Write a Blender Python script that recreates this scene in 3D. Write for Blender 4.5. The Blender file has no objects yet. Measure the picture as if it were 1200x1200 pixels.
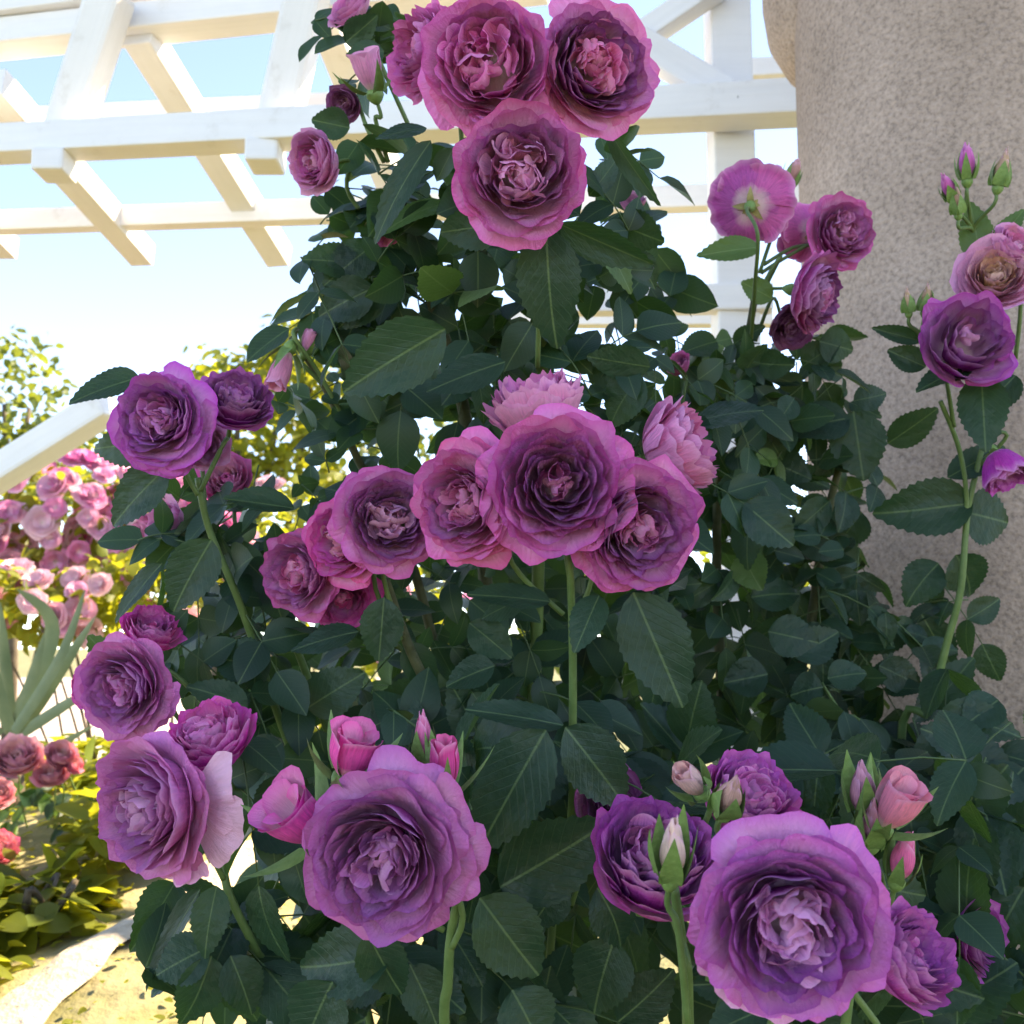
import bpy, math, random
import numpy as np
from mathutils import Vector, Matrix

random.seed(7)
rng = np.random.default_rng(7)
SC = bpy.context.scene
COL = SC.collection
R_ = math.radians

# ------------------------------------------------------------------ camera
F = 1247.0                       # focal length in photograph pixels (1200 x 1200)
PITCH = R_(7.0)
CAM = Vector((0.0, 0.0, 1.5))
cd = bpy.data.cameras.new('camera')
cam = bpy.data.objects.new('camera', cd)
COL.objects.link(cam)
cam.location = CAM
cam.rotation_euler = (math.pi / 2 + PITCH, 0, 0)
cd.sensor_width = 36
cd.lens = 36 * F / 1200
cd.dof.use_dof = True
cd.dof.focus_distance = 0.74
cd.dof.aperture_fstop = 16
cd.clip_start = 0.02
cd.clip_end = 600
SC.camera = cam
CR = Vector((1, 0, 0))
CU = Vector((0, -math.sin(PITCH), math.cos(PITCH)))
CF = Vector((0, math.cos(PITCH), math.sin(PITCH)))

# ------------------------------------------------------------------ light
SUN_AZ, SUN_EL = R_(62), R_(44)
w = bpy.data.worlds.new('World')
SC.world = w
w.use_nodes = True
nt = w.node_tree
bg = nt.nodes['Background']
sky = nt.nodes.new('ShaderNodeTexSky')
sky.sky_type = 'NISHITA'
sky.sun_disc = False
sky.sun_elevation = SUN_EL
sky.sun_rotation = SUN_AZ
sky.air_density = 0.4
sky.dust_density = 0.0
sky.ozone_density = 2.0
nt.links.new(sky.outputs[0], bg.inputs[0])
bg.inputs[1].default_value = 0.14
sl = bpy.data.lights.new('sun', 'SUN')
sl.energy = 3.0
sl.angle = R_(0.6)
sl.color = (1.0, 0.94, 0.84)
sun = bpy.data.objects.new('sun', sl)
COL.objects.link(sun)
sd = Vector((math.sin(SUN_AZ) * math.cos(SUN_EL), math.cos(SUN_AZ) * math.cos(SUN_EL), math.sin(SUN_EL)))
sun.rotation_euler = sd.to_track_quat('Z', 'Y').to_euler()
sun.location = (4, 6, 8)
SC.view_settings.view_transform = 'Standard'
SC.view_settings.look = 'None'
SC.view_settings.exposure = 2.8
SC.view_settings.use_white_balance = True
SC.view_settings.white_balance_temperature = 9300
SC.view_settings.white_balance_tint = 10
SC.view_settings.gamma = 1.0
SC.render.engine = 'CYCLES'
SC.cycles.use_denoising = True
SC.cycles.max_bounces = 8
SC.cycles.transmission_bounces = 6
SC.cycles.diffuse_bounces = 4
SC.cycles.glossy_bounces = 2
SC.cycles.sample_clamp_indirect = 6

# ------------------------------------------------------------------ helpers
def P(x, y, d):
    """world point seen at photograph pixel (x, y) at depth d metres"""
    return CAM + CF * d + CR * ((x - 600) / F * d) + CU * ((600 - y) / F * d)

def cdir(x, y, z):
    """direction given as right, up, towards the viewer"""
    return (CR * x + CU * y - CF * z).normalized()

def mesh_from(name, V, faces, uv=None, smooth=True, mats=(), midx=None):
    me = bpy.data.meshes.new(name)
    me.from_pydata([tuple(v) for v in V], [], faces)
    if uv is not None:
        li = np.empty(len(me.loops), dtype=np.int32)
        me.loops.foreach_get('vertex_index', li)
        lay = me.uv_layers.new(name='UVMap')
        lay.data.foreach_set('uv', np.asarray(uv, dtype=np.float32)[li].ravel())
    if smooth:
        me.polygons.foreach_set('use_smooth', np.ones(len(me.polygons), dtype=bool))
    for m in mats:
        me.materials.append(m)
    if midx is not None:
        me.polygons.foreach_set('material_index', np.asarray(midx, dtype=np.int32))
    me.update()
    return me

WM = {}
def link(name, me, parent=None, M=None, kind=None, label=None, cat=None, group=None):
    o = bpy.data.objects.new(name, me)
    COL.objects.link(o)
    M = M or Matrix.Identity(4)
    WM[o.name] = M
    if parent is not None:
        o.parent = parent
        o.matrix_basis = WM[parent.name].inverted() @ M
    else:
        o.matrix_basis = M
    if kind: o['kind'] = kind
    if label: o['label'] = label
    if cat: o['category'] = cat
    if group: o['group'] = group
    return o

def thing(name, loc, label, cat, group=None):
    return link(name, None, None, Matrix.Translation(loc), label=label, cat=cat, group=group)

def frame(o, y, n, sx=1.0, sy=1.0, sz=1.0):
    """matrix at o with +Y along y and +Z near n"""
    y = y.normalized()
    n = (n - y * n.dot(y))
    n = n.normalized() if n.length > 1e-5 else y.orthogonal().normalized()
    x = y.cross(n)
    M = Matrix(((x.x * sx, y.x * sy, n.x * sz, o.x), (x.y * sx, y.y * sy, n.y * sz, o.y),
                (x.z * sx, y.z * sy, n.z * sz, o.z), (0, 0, 0, 1)))
    return M

def grid_faces(nu, nv, off=0):
    f = []
    for j in range(nv - 1):
        for i in range(nu - 1):
            a = off + j * nu + i
            f.append((a, a + 1, a + nu + 1, a + nu))
    return f

def smooth_path(pts, n=6):
    pts = [Vector(p) for p in pts]
    if len(pts) < 3:
        return [pts[0].lerp(pts[-1], i / n) for i in range(n + 1)]
    out = []
    for i in range(len(pts) - 1):
        p0 = pts[max(i - 1, 0)]; p1 = pts[i]; p2 = pts[i + 1]; p3 = pts[min(i + 2, len(pts) - 1)]
        for k in range(n):
            t = k / n
            out.append(0.5 * ((2 * p1) + (p2 - p0) * t + (2 * p0 - 5 * p1 + 4 * p2 - p3) * t * t
                              + (3 * p1 - p0 - 3 * p2 + p3) * t ** 3))
    out.append(pts[-1])
    return out

def tube_geo(path, r0, r1, sides=7, off=0):
    V, Fc, UV = [], [], []
    n = len(path)
    ref = Vector((0.31, 0.2, 0.93))
    for i, p in enumerate(path):
        t = (path[min(i + 1, n - 1)] - path[max(i - 1, 0)])
        t = t.normalized() if t.length > 1e-9 else Vector((0, 0, 1))
        a = t.cross(ref)
        a = a.normalized() if a.length > 1e-4 else t.orthogonal().normalized()
        b = t.cross(a)
        r = r0 + (r1 - r0) * i / (n - 1)
        for k in range(sides):
            an = 2 * math.pi * k / sides
            V.append(p + (a * math.cos(an) + b * math.sin(an)) * r)
            UV.append((k / sides, i / (n - 1)))
    for i in range(n - 1):
        for k in range(sides):
            k2 = (k + 1) % sides
            Fc.append((off + i * sides + k, off + i * sides + k2, off + (i + 1) * sides + k2, off + (i + 1) * sides + k))
    Fc.append(tuple(off + k for k in range(sides))[::-1])
    Fc.append(tuple(off + (n - 1) * sides + k for k in range(sides)))
    return V, Fc, UV

# ------------------------------------------------------------------ materials
def mat(name):
    m = bpy.data.materials.new(name)
    m.use_nodes = True
    t = m.node_tree
    for n in list(t.nodes): t.nodes.remove(n)
    out = t.nodes.new('ShaderNodeOutputMaterial')
    return m, t, out

def N(t, typ, **kw):
    n = t.nodes.new(typ)
    for k, v in kw.items():
        if k.startswith('i_'):
            key = k[2:]
            key = int(key) if key.isdigit() else key.replace('_', ' ')
            n.inputs[key].default_value = v
        else:
            setattr(n, k, v)
    return n

def mixc(t, fac, a, b, mode='MIX'):
    n = t.nodes.new('ShaderNodeMix')
    n.data_type = 'RGBA'; n.blend_type = mode
    for s, v in ((0, fac), (6, a), (7, b)):
        if hasattr(v, 'is_linked'): t.links.new(v, n.inputs[s])
        else: n.inputs[s].default_value = v
    return n.outputs[2]

def ramp(t, src, stops):
    n = t.nodes.new('ShaderNodeValToRGB')
    e = n.color_ramp.elements
    while len(e) < len(stops): e.new(0.5)
    for k, (p, c) in enumerate(stops):
        e[k].position = p
        e[k].color = c if len(c) == 4 else (*c, 1)
    t.links.new(src, n.inputs[0])
    return n.outputs[0]

def g(v): return (v, v, v, 1)

def leaf_material(name, c1, c2, rib, back, trans, rough=0.40, tw=0.26, spec=0.32):
    m, t, out = mat(name)
    uv = N(t, 'ShaderNodeUVMap')
    sep = N(t, 'ShaderNodeSeparateXYZ'); t.links.new(uv.outputs[0], sep.inputs[0])
    oi = N(t, 'ShaderNodeObjectInfo')
    geo = N(t, 'ShaderNodeNewGeometry')
    rnd = N(t, 'ShaderNodeMath', operation='ADD'); t.links.new(oi.outputs['Random'], rnd.inputs[0]); t.links.new(geo.outputs['Random Per Island'], rnd.inputs[1])
    fr = N(t, 'ShaderNodeMath', operation='FRACT'); t.links.new(rnd.outputs[0], fr.inputs[0])
    base = mixc(t, fr.outputs[0], (*c1, 1), (*c2, 1))
    tc = N(t, 'ShaderNodeTexCoord')
    nz = N(t, 'ShaderNodeTexNoise', i_Scale=4.0, i_Detail=5.0); t.links.new(tc.outputs['Object'], nz.inputs['Vector'])
    base = mixc(t, 0.5, base, ramp(t, nz.outputs[0], [(0.3, g(0.55)), (0.7, g(1.0))]), 'MULTIPLY')
    # midrib and side veins follow the leaf's own length and width
    ax = N(t, 'ShaderNodeMath', operation='SUBTRACT', i_1=0.5); t.links.new(sep.outputs[0], ax.inputs[0])
    ab = N(t, 'ShaderNodeMath', operation='ABSOLUTE'); t.links.new(ax.outputs[0], ab.inputs[0])
    ribm = ramp(t, ab.outputs[0], [(0.0, g(1)), (0.009, g(0.9)), (0.02, g(0))])
    va = N(t, 'ShaderNodeMath', operation='MULTIPLY_ADD', i_1=-0.75); t.links.new(ab.outputs[0], va.inputs[0]); t.links.new(sep.outputs[1], va.inputs[2])
    vs = N(t, 'ShaderNodeMath', operation='MULTIPLY', i_1=62.0); t.links.new(va.outputs[0], vs.inputs[0])
    sn = N(t, 'ShaderNodeMath', operation='SINE'); t.links.new(vs.outputs[0], sn.inputs[0])
    vm = ramp(t, sn.outputs[0], [(0.86, g(0)), (1.0, g(1))])
    vmix = N(t, 'ShaderNodeMath', operation='MULTIPLY', i_1=0.07); t.links.new(vm, vmix.inputs[0])
    col = mixc(t, vmix.outputs[0], base, (*rib, 1))
    rm = N(t, 'ShaderNodeMath', operation='MULTIPLY', i_1=0.55); t.links.new(ribm, rm.inputs[0])
    col = mixc(t, rm.outputs[0], col, (*rib, 1))
    col = mixc(t, geo.outputs['Backfacing'], col, mixc(t, rm.outputs[0], (*back, 1), (*rib, 1)))
    bs = N(t, 'ShaderNodeBsdfPrincipled', i_Roughness=rough)
    bs.inputs['Specular IOR Level'].default_value = spec
    t.links.new(col, bs.inputs['Base Color'])
    bmp = N(t, 'ShaderNodeBump', i_Strength=0.22, i_Distance=0.02)
    hh = N(t, 'ShaderNodeMath', operation='MULTIPLY_ADD', i_1=-0.25); t.links.new(vm, hh.inputs[0]); t.links.new(nz.outputs[0], hh.inputs[2])
    t.links.new(hh.outputs[0], bmp.inputs['Height']); t.links.new(bmp.outputs[0], bs.inputs['Normal'])
    tr = N(t, 'ShaderNodeBsdfTranslucent', i_Color=(*trans, 1))
    mx = N(t, 'ShaderNodeMixShader', i_0=tw)
    t.links.new(bs.outputs[0], mx.inputs[1]); t.links.new(tr.outputs[0], mx.inputs[2])
    t.links.new(mx.outputs[0], out.inputs[0])
    return m

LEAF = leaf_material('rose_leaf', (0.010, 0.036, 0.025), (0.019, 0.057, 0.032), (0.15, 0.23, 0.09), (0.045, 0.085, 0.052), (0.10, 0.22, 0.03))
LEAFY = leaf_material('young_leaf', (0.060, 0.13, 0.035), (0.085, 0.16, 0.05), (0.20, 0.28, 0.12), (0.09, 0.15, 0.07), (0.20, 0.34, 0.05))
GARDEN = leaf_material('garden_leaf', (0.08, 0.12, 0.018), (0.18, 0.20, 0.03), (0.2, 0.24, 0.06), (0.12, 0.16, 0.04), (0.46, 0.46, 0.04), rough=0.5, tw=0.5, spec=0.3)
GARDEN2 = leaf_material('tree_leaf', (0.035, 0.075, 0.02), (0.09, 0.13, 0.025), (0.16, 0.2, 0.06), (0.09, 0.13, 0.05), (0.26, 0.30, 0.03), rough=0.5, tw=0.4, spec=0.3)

def petal_material(name='rose_petal', rev=(0.80, 0.46, 0.64), pale=(0.84, 0.62, 0.62), back=0.5, rim0=0.80):
    m, t, out = mat(name)
    uv = N(t, 'ShaderNodeUVMap')
    sep = N(t, 'ShaderNodeSeparateXYZ'); t.links.new(uv.outputs[0], sep.inputs[0])
    oi = N(t, 'ShaderNodeObjectInfo')
    geo = N(t, 'ShaderNodeNewGeometry')
    C = oi.outputs['Color']
    hv = N(t, 'ShaderNodeHueSaturation')
    a = N(t, 'ShaderNodeMapRange', i_3=0.985, i_4=1.015); t.links.new(oi.outputs['Random'], a.inputs[0]); a.inputs[3].default_value = 0.485; a.inputs[4].default_value = 0.515
    b = N(t, 'ShaderNodeMapRange'); t.links.new(geo.outputs['Random Per Island'], b.inputs[0]); b.inputs[3].default_value = 0.8; b.inputs[4].default_value = 1.2
    t.links.new(a.outputs[0], hv.inputs['Hue']); t.links.new(b.outputs[0], hv.inputs['Value']); t.links.new(C, hv.inputs['Color'])
    tc = N(t, 'ShaderNodeTexCoord')
    n1 = N(t, 'ShaderNodeTexNoise', i_Scale=3.2, i_Detail=5.0, i_Roughness=0.6); t.links.new(tc.outputs['Object'], n1.inputs['Vector'])
    # fine streaks along the petal's length
    mp = N(t, 'ShaderNodeMapping'); mp.inputs['Scale'].default_value = (34, 2.2, 1); t.links.new(uv.outputs[0], mp.inputs[0])
    va = N(t, 'ShaderNodeVectorMath', operation='ADD'); t.links.new(mp.outputs[0], va.inputs[0])
    sc = N(t, 'ShaderNodeVectorMath', operation='SCALE'); sc.inputs['Scale'].default_value = 3.0; t.links.new(n1.outputs['Color'], sc.inputs[0]); t.links.new(sc.outputs[0], va.inputs[1])
    n2 = N(t, 'ShaderNodeTexNoise', i_Scale=1.0, i_Detail=3.0); t.links.new(va.outputs[0], n2.inputs['Vector'])
    col = mixc(t, 0.55, hv.outputs[0], ramp(t, n2.outputs[0], [(0.3, g(0.6)), (0.7, g(1.2))]), 'MULTIPLY')
    lt = ramp(t, n1.outputs[0], [(0.5, g(0)), (0.8, g(0.3))])
    col = mixc(t, lt, col, mixc(t, 0.5, hv.outputs[0], (0.74, 0.26, 0.56, 1)))
    # cream at the claw, paler rim
    vb = N(t, 'ShaderNodeMath', operation='MULTIPLY_ADD', i_1=0.35); t.links.new(n1.outputs[0], vb.inputs[0]); t.links.new(sep.outputs[1], vb.inputs[2])
    cl = ramp(t, vb.outputs[0], [(0.30, g(0.8)), (0.58, g(0))])
    col = mixc(t, cl, col, (*pale, 1))
    rim = ramp(t, sep.outputs[1], [(0.86, g(0)), (0.94, g(0.4)), (1.0, g(0.95))])
    col = mixc(t, rim, col, mixc(t, 0.6, hv.outputs[0], (0.84, 0.46, 0.70, 1)))
    bk = mixc(t, back, hv.outputs[0], (*rev, 1))
    bk = mixc(t, 0.5, bk, ramp(t, n2.outputs[0], [(0.3, g(0.85)), (0.7, g(1.08))]), 'MULTIPLY')
    bk = mixc(t, cl, bk, (*pale, 1))
    rim2 = ramp(t, sep.outputs[1], [(rim0, g(0)), (1.0, g(0.85))])
    bk = mixc(t, rim2, bk, hv.outputs[0])
    col = mixc(t, geo.outputs['Backfacing'], col, bk)
    bs = N(t, 'ShaderNodeBsdfPrincipled', i_Roughness=0.6)
    bs.inputs['Specular IOR Level'].default_value = 0.12
    t.links.new(col, bs.inputs['Base Color'])
    bmp = N(t, 'ShaderNodeBump', i_Strength=0.25, i_Distance=0.03); t.links.new(n2.outputs[0], bmp.inputs['Height']); t.links.new(bmp.outputs[0], bs.inputs['Normal'])
    tr = N(t, 'ShaderNodeBsdfTranslucent')
    sat = N(t, 'ShaderNodeHueSaturation', i_Saturation=1.15, i_Value=1.1); t.links.new(col, sat.inputs['Color'])
    t.links.new(sat.outputs[0], tr.inputs['Color'])
    mx = N(t, 'ShaderNodeMixShader', i_0=0.2)
    t.links.new(bs.outputs[0], mx.inputs[1]); t.links.new(tr.outputs[0], mx.inputs[2])
    t.links.new(mx.outputs[0], out.inputs[0])
    return m

PETAL = petal_material()
BUDPETAL = petal_material('bud_petal', (0.90, 0.66, 0.74), (0.88, 0.80, 0.66), 0.72, 0.60)

def simple(name, c1, c2, scale=20.0, rough=0.6, bump=0.2, dist=0.01, coord='Object', spec=0.4, detail=6.0, lo=0.3, hi=0.7):
    m, t, out = mat(name)
    tc = N(t, 'ShaderNodeTexCoord')
    nz = N(t, 'ShaderNodeTexNoise', i_Scale=scale, i_Detail=detail, i_Roughness=0.6); t.links.new(tc.outputs[coord], nz.inputs['Vector'])
    bs = N(t, 'ShaderNodeBsdfPrincipled', i_Roughness=rough)
    bs.inputs['Specular IOR Level'].default_value = spec
    t.links.new(ramp(t, nz.outputs[0], [(lo, (*c1, 1)), (hi, (*c2, 1))]), bs.inputs['Base Color'])
    b = N(t, 'ShaderNodeBump', i_Strength=bump, i_Distance=dist)
    t.links.new(nz.outputs[0], b.inputs['Height']); t.links.new(b.outputs[0], bs.inputs['Normal'])
    t.links.new(bs.outputs[0], out.inputs[0])
    return m

CANE = simple('green_cane', (0.07, 0.13, 0.035), (0.12, 0.19, 0.06), 60, 0.5)
OLDCANE = simple('woody_cane', (0.05, 0.06, 0.025), (0.10, 0.10, 0.045), 50, 0.7, 0.5)
STALK = simple('leaf_stalk', (0.035, 0.075, 0.025), (0.07, 0.12, 0.04), 40, 0.5)
SEPAL = simple('sepal_green', (0.11, 0.21, 0.05), (0.19, 0.30, 0.09), 8, 0.55)
DRY = simple('dry_sepal', (0.25, 0.22, 0.08), (0.42, 0.33, 0.14), 9, 0.7)
BARK = simple('bark', (0.06, 0.045, 0.03), (0.14, 0.11, 0.08), 14, 0.9, 0.7)
BLADE = simple('sword_leaf', (0.10, 0.15, 0.08), (0.22, 0.26, 0.14), 6, 0.5)
METAL = simple('bolt_metal', (0.30, 0.29, 0.28), (0.45, 0.44, 0.42), 30, 0.5)

def white_paint():
    m, t, out = mat('white_paint')
    tc = N(t, 'ShaderNodeTexCoord')
    mp = N(t, 'ShaderNodeMapping'); mp.inputs['Scale'].default_value = (3, 60, 60); t.links.new(tc.outputs['Object'], mp.inputs[0])
    gr = N(t, 'ShaderNodeTexNoise', i_Scale=1.0, i_Detail=5.0); t.links.new(mp.outputs[0], gr.inputs['Vector'])
    st = N(t, 'ShaderNodeTexNoise', i_Scale=5.0, i_Detail=6.0, i_Roughness=0.7); t.links.new(tc.outputs['Object'], st.inputs['Vector'])
    col = ramp(t, st.outputs[0], [(0.25, (0.60, 0.56, 0.53)), (0.42, (0.78, 0.76, 0.76)), (0.8, (0.83, 0.81, 0.81))])
    col = mixc(t, 0.3, col, ramp(t, gr.outputs[0], [(0.3, g(0.85)), (0.6, g(1.0))]), 'MULTIPLY')
    bs = N(t, 'ShaderNodeBsdfPrincipled', i_Roughness=0.55)
    t.links.new(col, bs.inputs['Base Color'])
    b = N(t, 'ShaderNodeBump', i_Strength=0.15, i_Distance=0.01); t.links.new(gr.outputs[0], b.inputs['Height']); t.links.new(b.outputs[0], bs.inputs['Normal'])
    t.links.new(bs.outputs[0], out.inputs[0])
    return m
WHITE = white_paint()

def stone():
    m, t, out = mat('stucco_stone')
    tc = N(t, 'ShaderNodeTexCoord')
    big = N(t, 'ShaderNodeTexNoise', i_Scale=3.5, i_Detail=5.0, i_Roughness=0.6); t.links.new(tc.outputs['Object'], big.inputs['Vector'])
    mid = N(t, 'ShaderNodeTexNoise', i_Scale=150.0, i_Detail=3.0, i_Roughness=0.65); t.links.new(tc.outputs['Object'], mid.inputs['Vector'])
    fin = N(t, 'ShaderNodeTexVoronoi', i_Scale=150.0); t.links.new(tc.outputs['Object'], fin.inputs['Vector'])
    mp = N(t, 'ShaderNodeMapping'); mp.inputs['Scale'].default_value = (6, 6, 2.0); t.links.new(tc.outputs['Object'], mp.inputs[0])
    run = N(t, 'ShaderNodeTexNoise', i_Scale=1.0, i_Detail=6.0, i_Roughness=0.6); t.links.new(mp.outputs[0], run.inputs['Vector'])
    col = ramp(t, big.outputs[0], [(0.3, (0.36, 0.265, 0.215)), (0.7, (0.49, 0.365, 0.305))])
    col = mixc(t, 0.85, col, ramp(t, mid.outputs[0], [(0.33, g(0.55)), (0.5, g(0.9)), (0.68, g(1.12))]), 'MULTIPLY')
    col = mixc(t, 0.55, col, ramp(t, run.outputs[0], [(0.32, g(0.72)), (0.55, g(1.0))]), 'MULTIPLY')
    bs = N(t, 'ShaderNodeBsdfPrincipled', i_Roughness=0.9)
    bs.inputs['Specular IOR Level'].default_value = 0.2
    t.links.new(col, bs.inputs['Base Color'])
    hm = N(t, 'ShaderNodeMath', operation='MULTIPLY_ADD', i_1=0.6); t.links.new(fin.outputs['Distance'], hm.inputs[0]); t.links.new(mid.outputs[0], hm.inputs[2])
    b = N(t, 'ShaderNodeBump', i_Strength=0.45, i_Distance=0.004); t.links.new(hm.outputs[0], b.inputs['Height']); t.links.new(b.outputs[0], bs.inputs['Normal'])
    t.links.new(bs.outputs[0], out.inputs[0])
    return m
STONE = stone()

# ------------------------------------------------------------------ setting: ground, path
def lawn():
    m, t, out = mat('lawn')
    tc = N(t, 'ShaderNodeTexCoord')
    a = N(t, 'ShaderNodeTexNoise', i_Scale=0.8, i_Detail=8.0); t.links.new(tc.outputs['Object'], a.inputs['Vector'])
    b = N(t, 'ShaderNodeTexNoise', i_Scale=40.0, i_Detail=4.0); t.links.new(tc.outputs['Object'], b.inputs['Vector'])
    col = ramp(t, a.outputs[0], [(0.3, (0.11, 0.13, 0.05)), (0.55, (0.20, 0.19, 0.09)), (0.75, (0.30, 0.24, 0.15))])
    col = mixc(t, 0.7, col, ramp(t, b.outputs[0], [(0.3, g(0.5)), (0.7, g(1.2))]), 'MULTIPLY')
    bs = N(t, 'ShaderNodeBsdfPrincipled', i_Roughness=0.9)
    t.links.new(col, bs.inputs['Base Color'])
    bp = N(t, 'ShaderNodeBump', i_Strength=0.8, i_Distance=0.04); t.links.new(b.outputs[0], bp.inputs['Height']); t.links.new(bp.outputs[0], bs.inputs['Normal'])
    t.links.new(bs.outputs[0], out.inputs[0])
    return m
n = 41
xs = np.linspace(-1, 1, n)
gx = np.sign(xs) * np.abs(xs) ** 2.2 * 250
V = [(x, y + 4, 0.03 * math.sin(x * 1.3) * math.cos(y * 0.9) if abs(x) + abs(y) < 40 else 0) for y in gx for x in gx]
link('ground', mesh_from('ground', V, grid_faces(n, n), mats=[lawn()]), kind='structure')
# pale paving far out on the left and the raised bed in front of it
PATHM = simple('pale_paving', (0.40, 0.33, 0.29), (0.56, 0.48, 0.43), 2.0, 0.9, 0.3, 0.02)
V = [(x, y, 0.045) for y in np.linspace(9.5, 45, 6) for x in np.linspace(-24, -1.2, 6)]
link('paving', mesh_from('paving', V, grid_faces(6, 6), mats=[PATHM]), kind='structure')
SOIL = simple('bed_soil', (0.16, 0.15, 0.06), (0.32, 0.27, 0.16), 7, 0.95, 0.9, 0.03)
def bed_z(x, y):
    return 0.80 + 0.20 * min(1, max(0, (y - 1.7) / 1.2)) + 0.02 * math.sin(x * 7 + y * 3) + 0.015 * math.sin(y * 11 - x * 4)
EDGE = lambda y: -1.02 + 0.29 * (y - 1.5)          # right-hand border of the bed
by_ = np.linspace(1.45, 4.2, 26)
V = []
for j, y in enumerate(by_):
    for i in range(30):
        x = -4.2 + (EDGE(y) + 0.45 + 4.2) * i / 29
        V.append((x, y, bed_z(x, y) if 0 < i < 29 and 0 < j < 25 else -0.02))
link('terrain', mesh_from('terrain', V, grid_faces(30, 26), mats=[SOIL]), kind='structure')
SAND = simple('pale_sand', (0.42, 0.34, 0.24), (0.62, 0.52, 0.40), 24, 0.95, 0.9, 0.02)
V = []
for y in np.linspace(1.5, 4.1, 90):
    for dx in (-0.03, 0.0, 0.04, 0.07):
        x = EDGE(y) + dx + 0.012 * math.sin(y * 9 + dx * 30) + 0.008 * math.sin(y * 41 + dx * 70)
        V.append((x, y, bed_z(x, y) + 0.022 - (0.012 if dx in (-0.03, 0.07) else 0)))
link('path', mesh_from('path', V, grid_faces(4, 90), mats=[SAND]), kind='structure')
# ------------------------------------------------------------------ boxes / timbers
def box_mesh(name, sx, sy, sz, m, bev=0.004):
    """box centred on the origin with small bevelled edges"""
    hx, hy, hz = sx / 2, sy / 2, sz / 2
    import bmesh
    bm = bmesh.new()
    bmesh.ops.create_cube(bm, size=1)
    for v in bm.verts:
        v.co = Vector((v.co.x * sx, v.co.y * sy, v.co.z * sz))
    bmesh.ops.bevel(bm, geom=list(bm.edges), offset=bev, segments=2, profile=0.6, affect='EDGES')
    me = bpy.data.meshes.new(name)
    bm.to_mesh(me); bm.free()
    me.materials.append(m)
    return me

def timber(name, parent, a, b, h, t, m=WHITE, up=None, bev=0.005):
    """squared timber from a to b, h tall, t thick"""
    d = b - a
    L = d.length
    x = d.normalized()
    up = up or Vector((0, 0, 1))
    z = (up - x * up.dot(x)).normalized()
    y = z.cross(x)
    c = (a + b) / 2
    M = Matrix(((x.x, y.x, z.x, c.x), (x.y, y.y, z.y, c.y), (x.z, y.z, z.z, c.z), (0, 0, 0, 1)))
    return link(name, box_mesh(name, L, t, h, m, bev), parent, M)

perg = thing('pergola', P(868, 600, 2.47) * 1.0, 'white painted timber pergola of crossing beams and rafters beside the column', 'pergola')
WM['pergola'] = Matrix.Translation((WM['pergola'].translation.x, WM['pergola'].translation.y, 0)); perg.matrix_basis = WM['pergola']
# long front beam that runs behind the column
timber('beam', perg, P(-90, 174, 2.98), P(985, 118, 2.40), 0.082, 0.085)
timber('beam', perg, P(-90, 56, 3.14), P(640, -22, 2.80), 0.075, 0.10)
timber('beam', perg, P(-90, 22, 3.10), P(560, -62, 2.80), 0.05, 0.06)
timber('beam', perg, P(-90, 264, 3.85), P(1010, 226, 3.30), 0.075, 0.06)
timber('beam', perg, P(-90, 145, 3.55), P(420, 122, 3.36), 0.065, 0.05)
timber('beam', perg, P(860, 84, 3.05), P(1010, 76, 3.0), 0.055, 0.05)
for (a, b) in (((-190, 95, 3.0), (8, 292, 3.98)), ((-12, 96, 3.0), (168, 300, 3.95)), ((163, 38, 3.0), (328, 302, 3.90)),
               ((366, -20, 2.95), (492, 300, 3.85)), ((560, -40, 2.9), (640, 300, 3.8))):
    timber('rafter', perg, P(*a), P(*b), 0.085, 0.085)
for (a, b) in (((74, 172, 2.945), (132, -10, 2.89)), ((322, 166, 2.815), (366, -30, 2.76))):
    timber('strut', perg, P(*a), P(*b), 0.10, 0.10, up=Vector((0, -1, 0)), bev=0.014)
for (x, y, d) in ((64, 194, 2.86), (311, 183, 2.735)):
    link('tail_block', box_mesh('tail_block', 0.085, 0.10, 0.062, WHITE, 0.008), perg, Matrix.Translation(P(x, y, d)))
pb = P(865, 330, 2.47)
link('post', box_mesh('post', 0.098, 0.098, 3.62, WHITE, 0.006), perg, Matrix.Translation((pb.x, pb.y + 0.045, 1.81)))
timber('rail', perg, P(655, 354, 2.52), P(905, 350, 2.46), 0.062, 0.05)
timber('rail', perg, P(560, 300 + 75, 3.3), P(905, 374, 3.2), 0.045, 0.05)
timber('brace', perg, P(725, 62, 2.56), P(845, -20, 2.52), 0.055, 0.06)
timber('brace', perg, P(742, 48, 2.53), P(850, 112, 2.50), 0.07, 0.05)
def bolt_mesh():
    V, Fc = [], []
    k = 10
    for (r, z) in ((0.0075, 0), (0.0075, 0.003), (0.005, 0.006), (0.0, 0.0065)):
        for i in range(k):
            V.append((r * math.cos(i * 2 * math.pi / k), r * math.sin(i * 2 * math.pi / k), z))
    for j in range(3):
        for i in range(k):
            Fc.append((j * k + i, j * k + (i + 1) % k, (j + 1) * k + (i + 1) % k, (j + 1) * k + i))
    return mesh_from('bolt', V, Fc, mats=[METAL])
bm_ = bolt_mesh()
for (x, y, d) in ((54, 152, 2.87), (303, 152, 2.74), (866, 115, 2.42)):
    link('bolt', bm_, perg, Matrix.Translation(P(x, y, d - 0.002)) @ Matrix.Rotation(R_(90), 4, 'X'))

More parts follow.
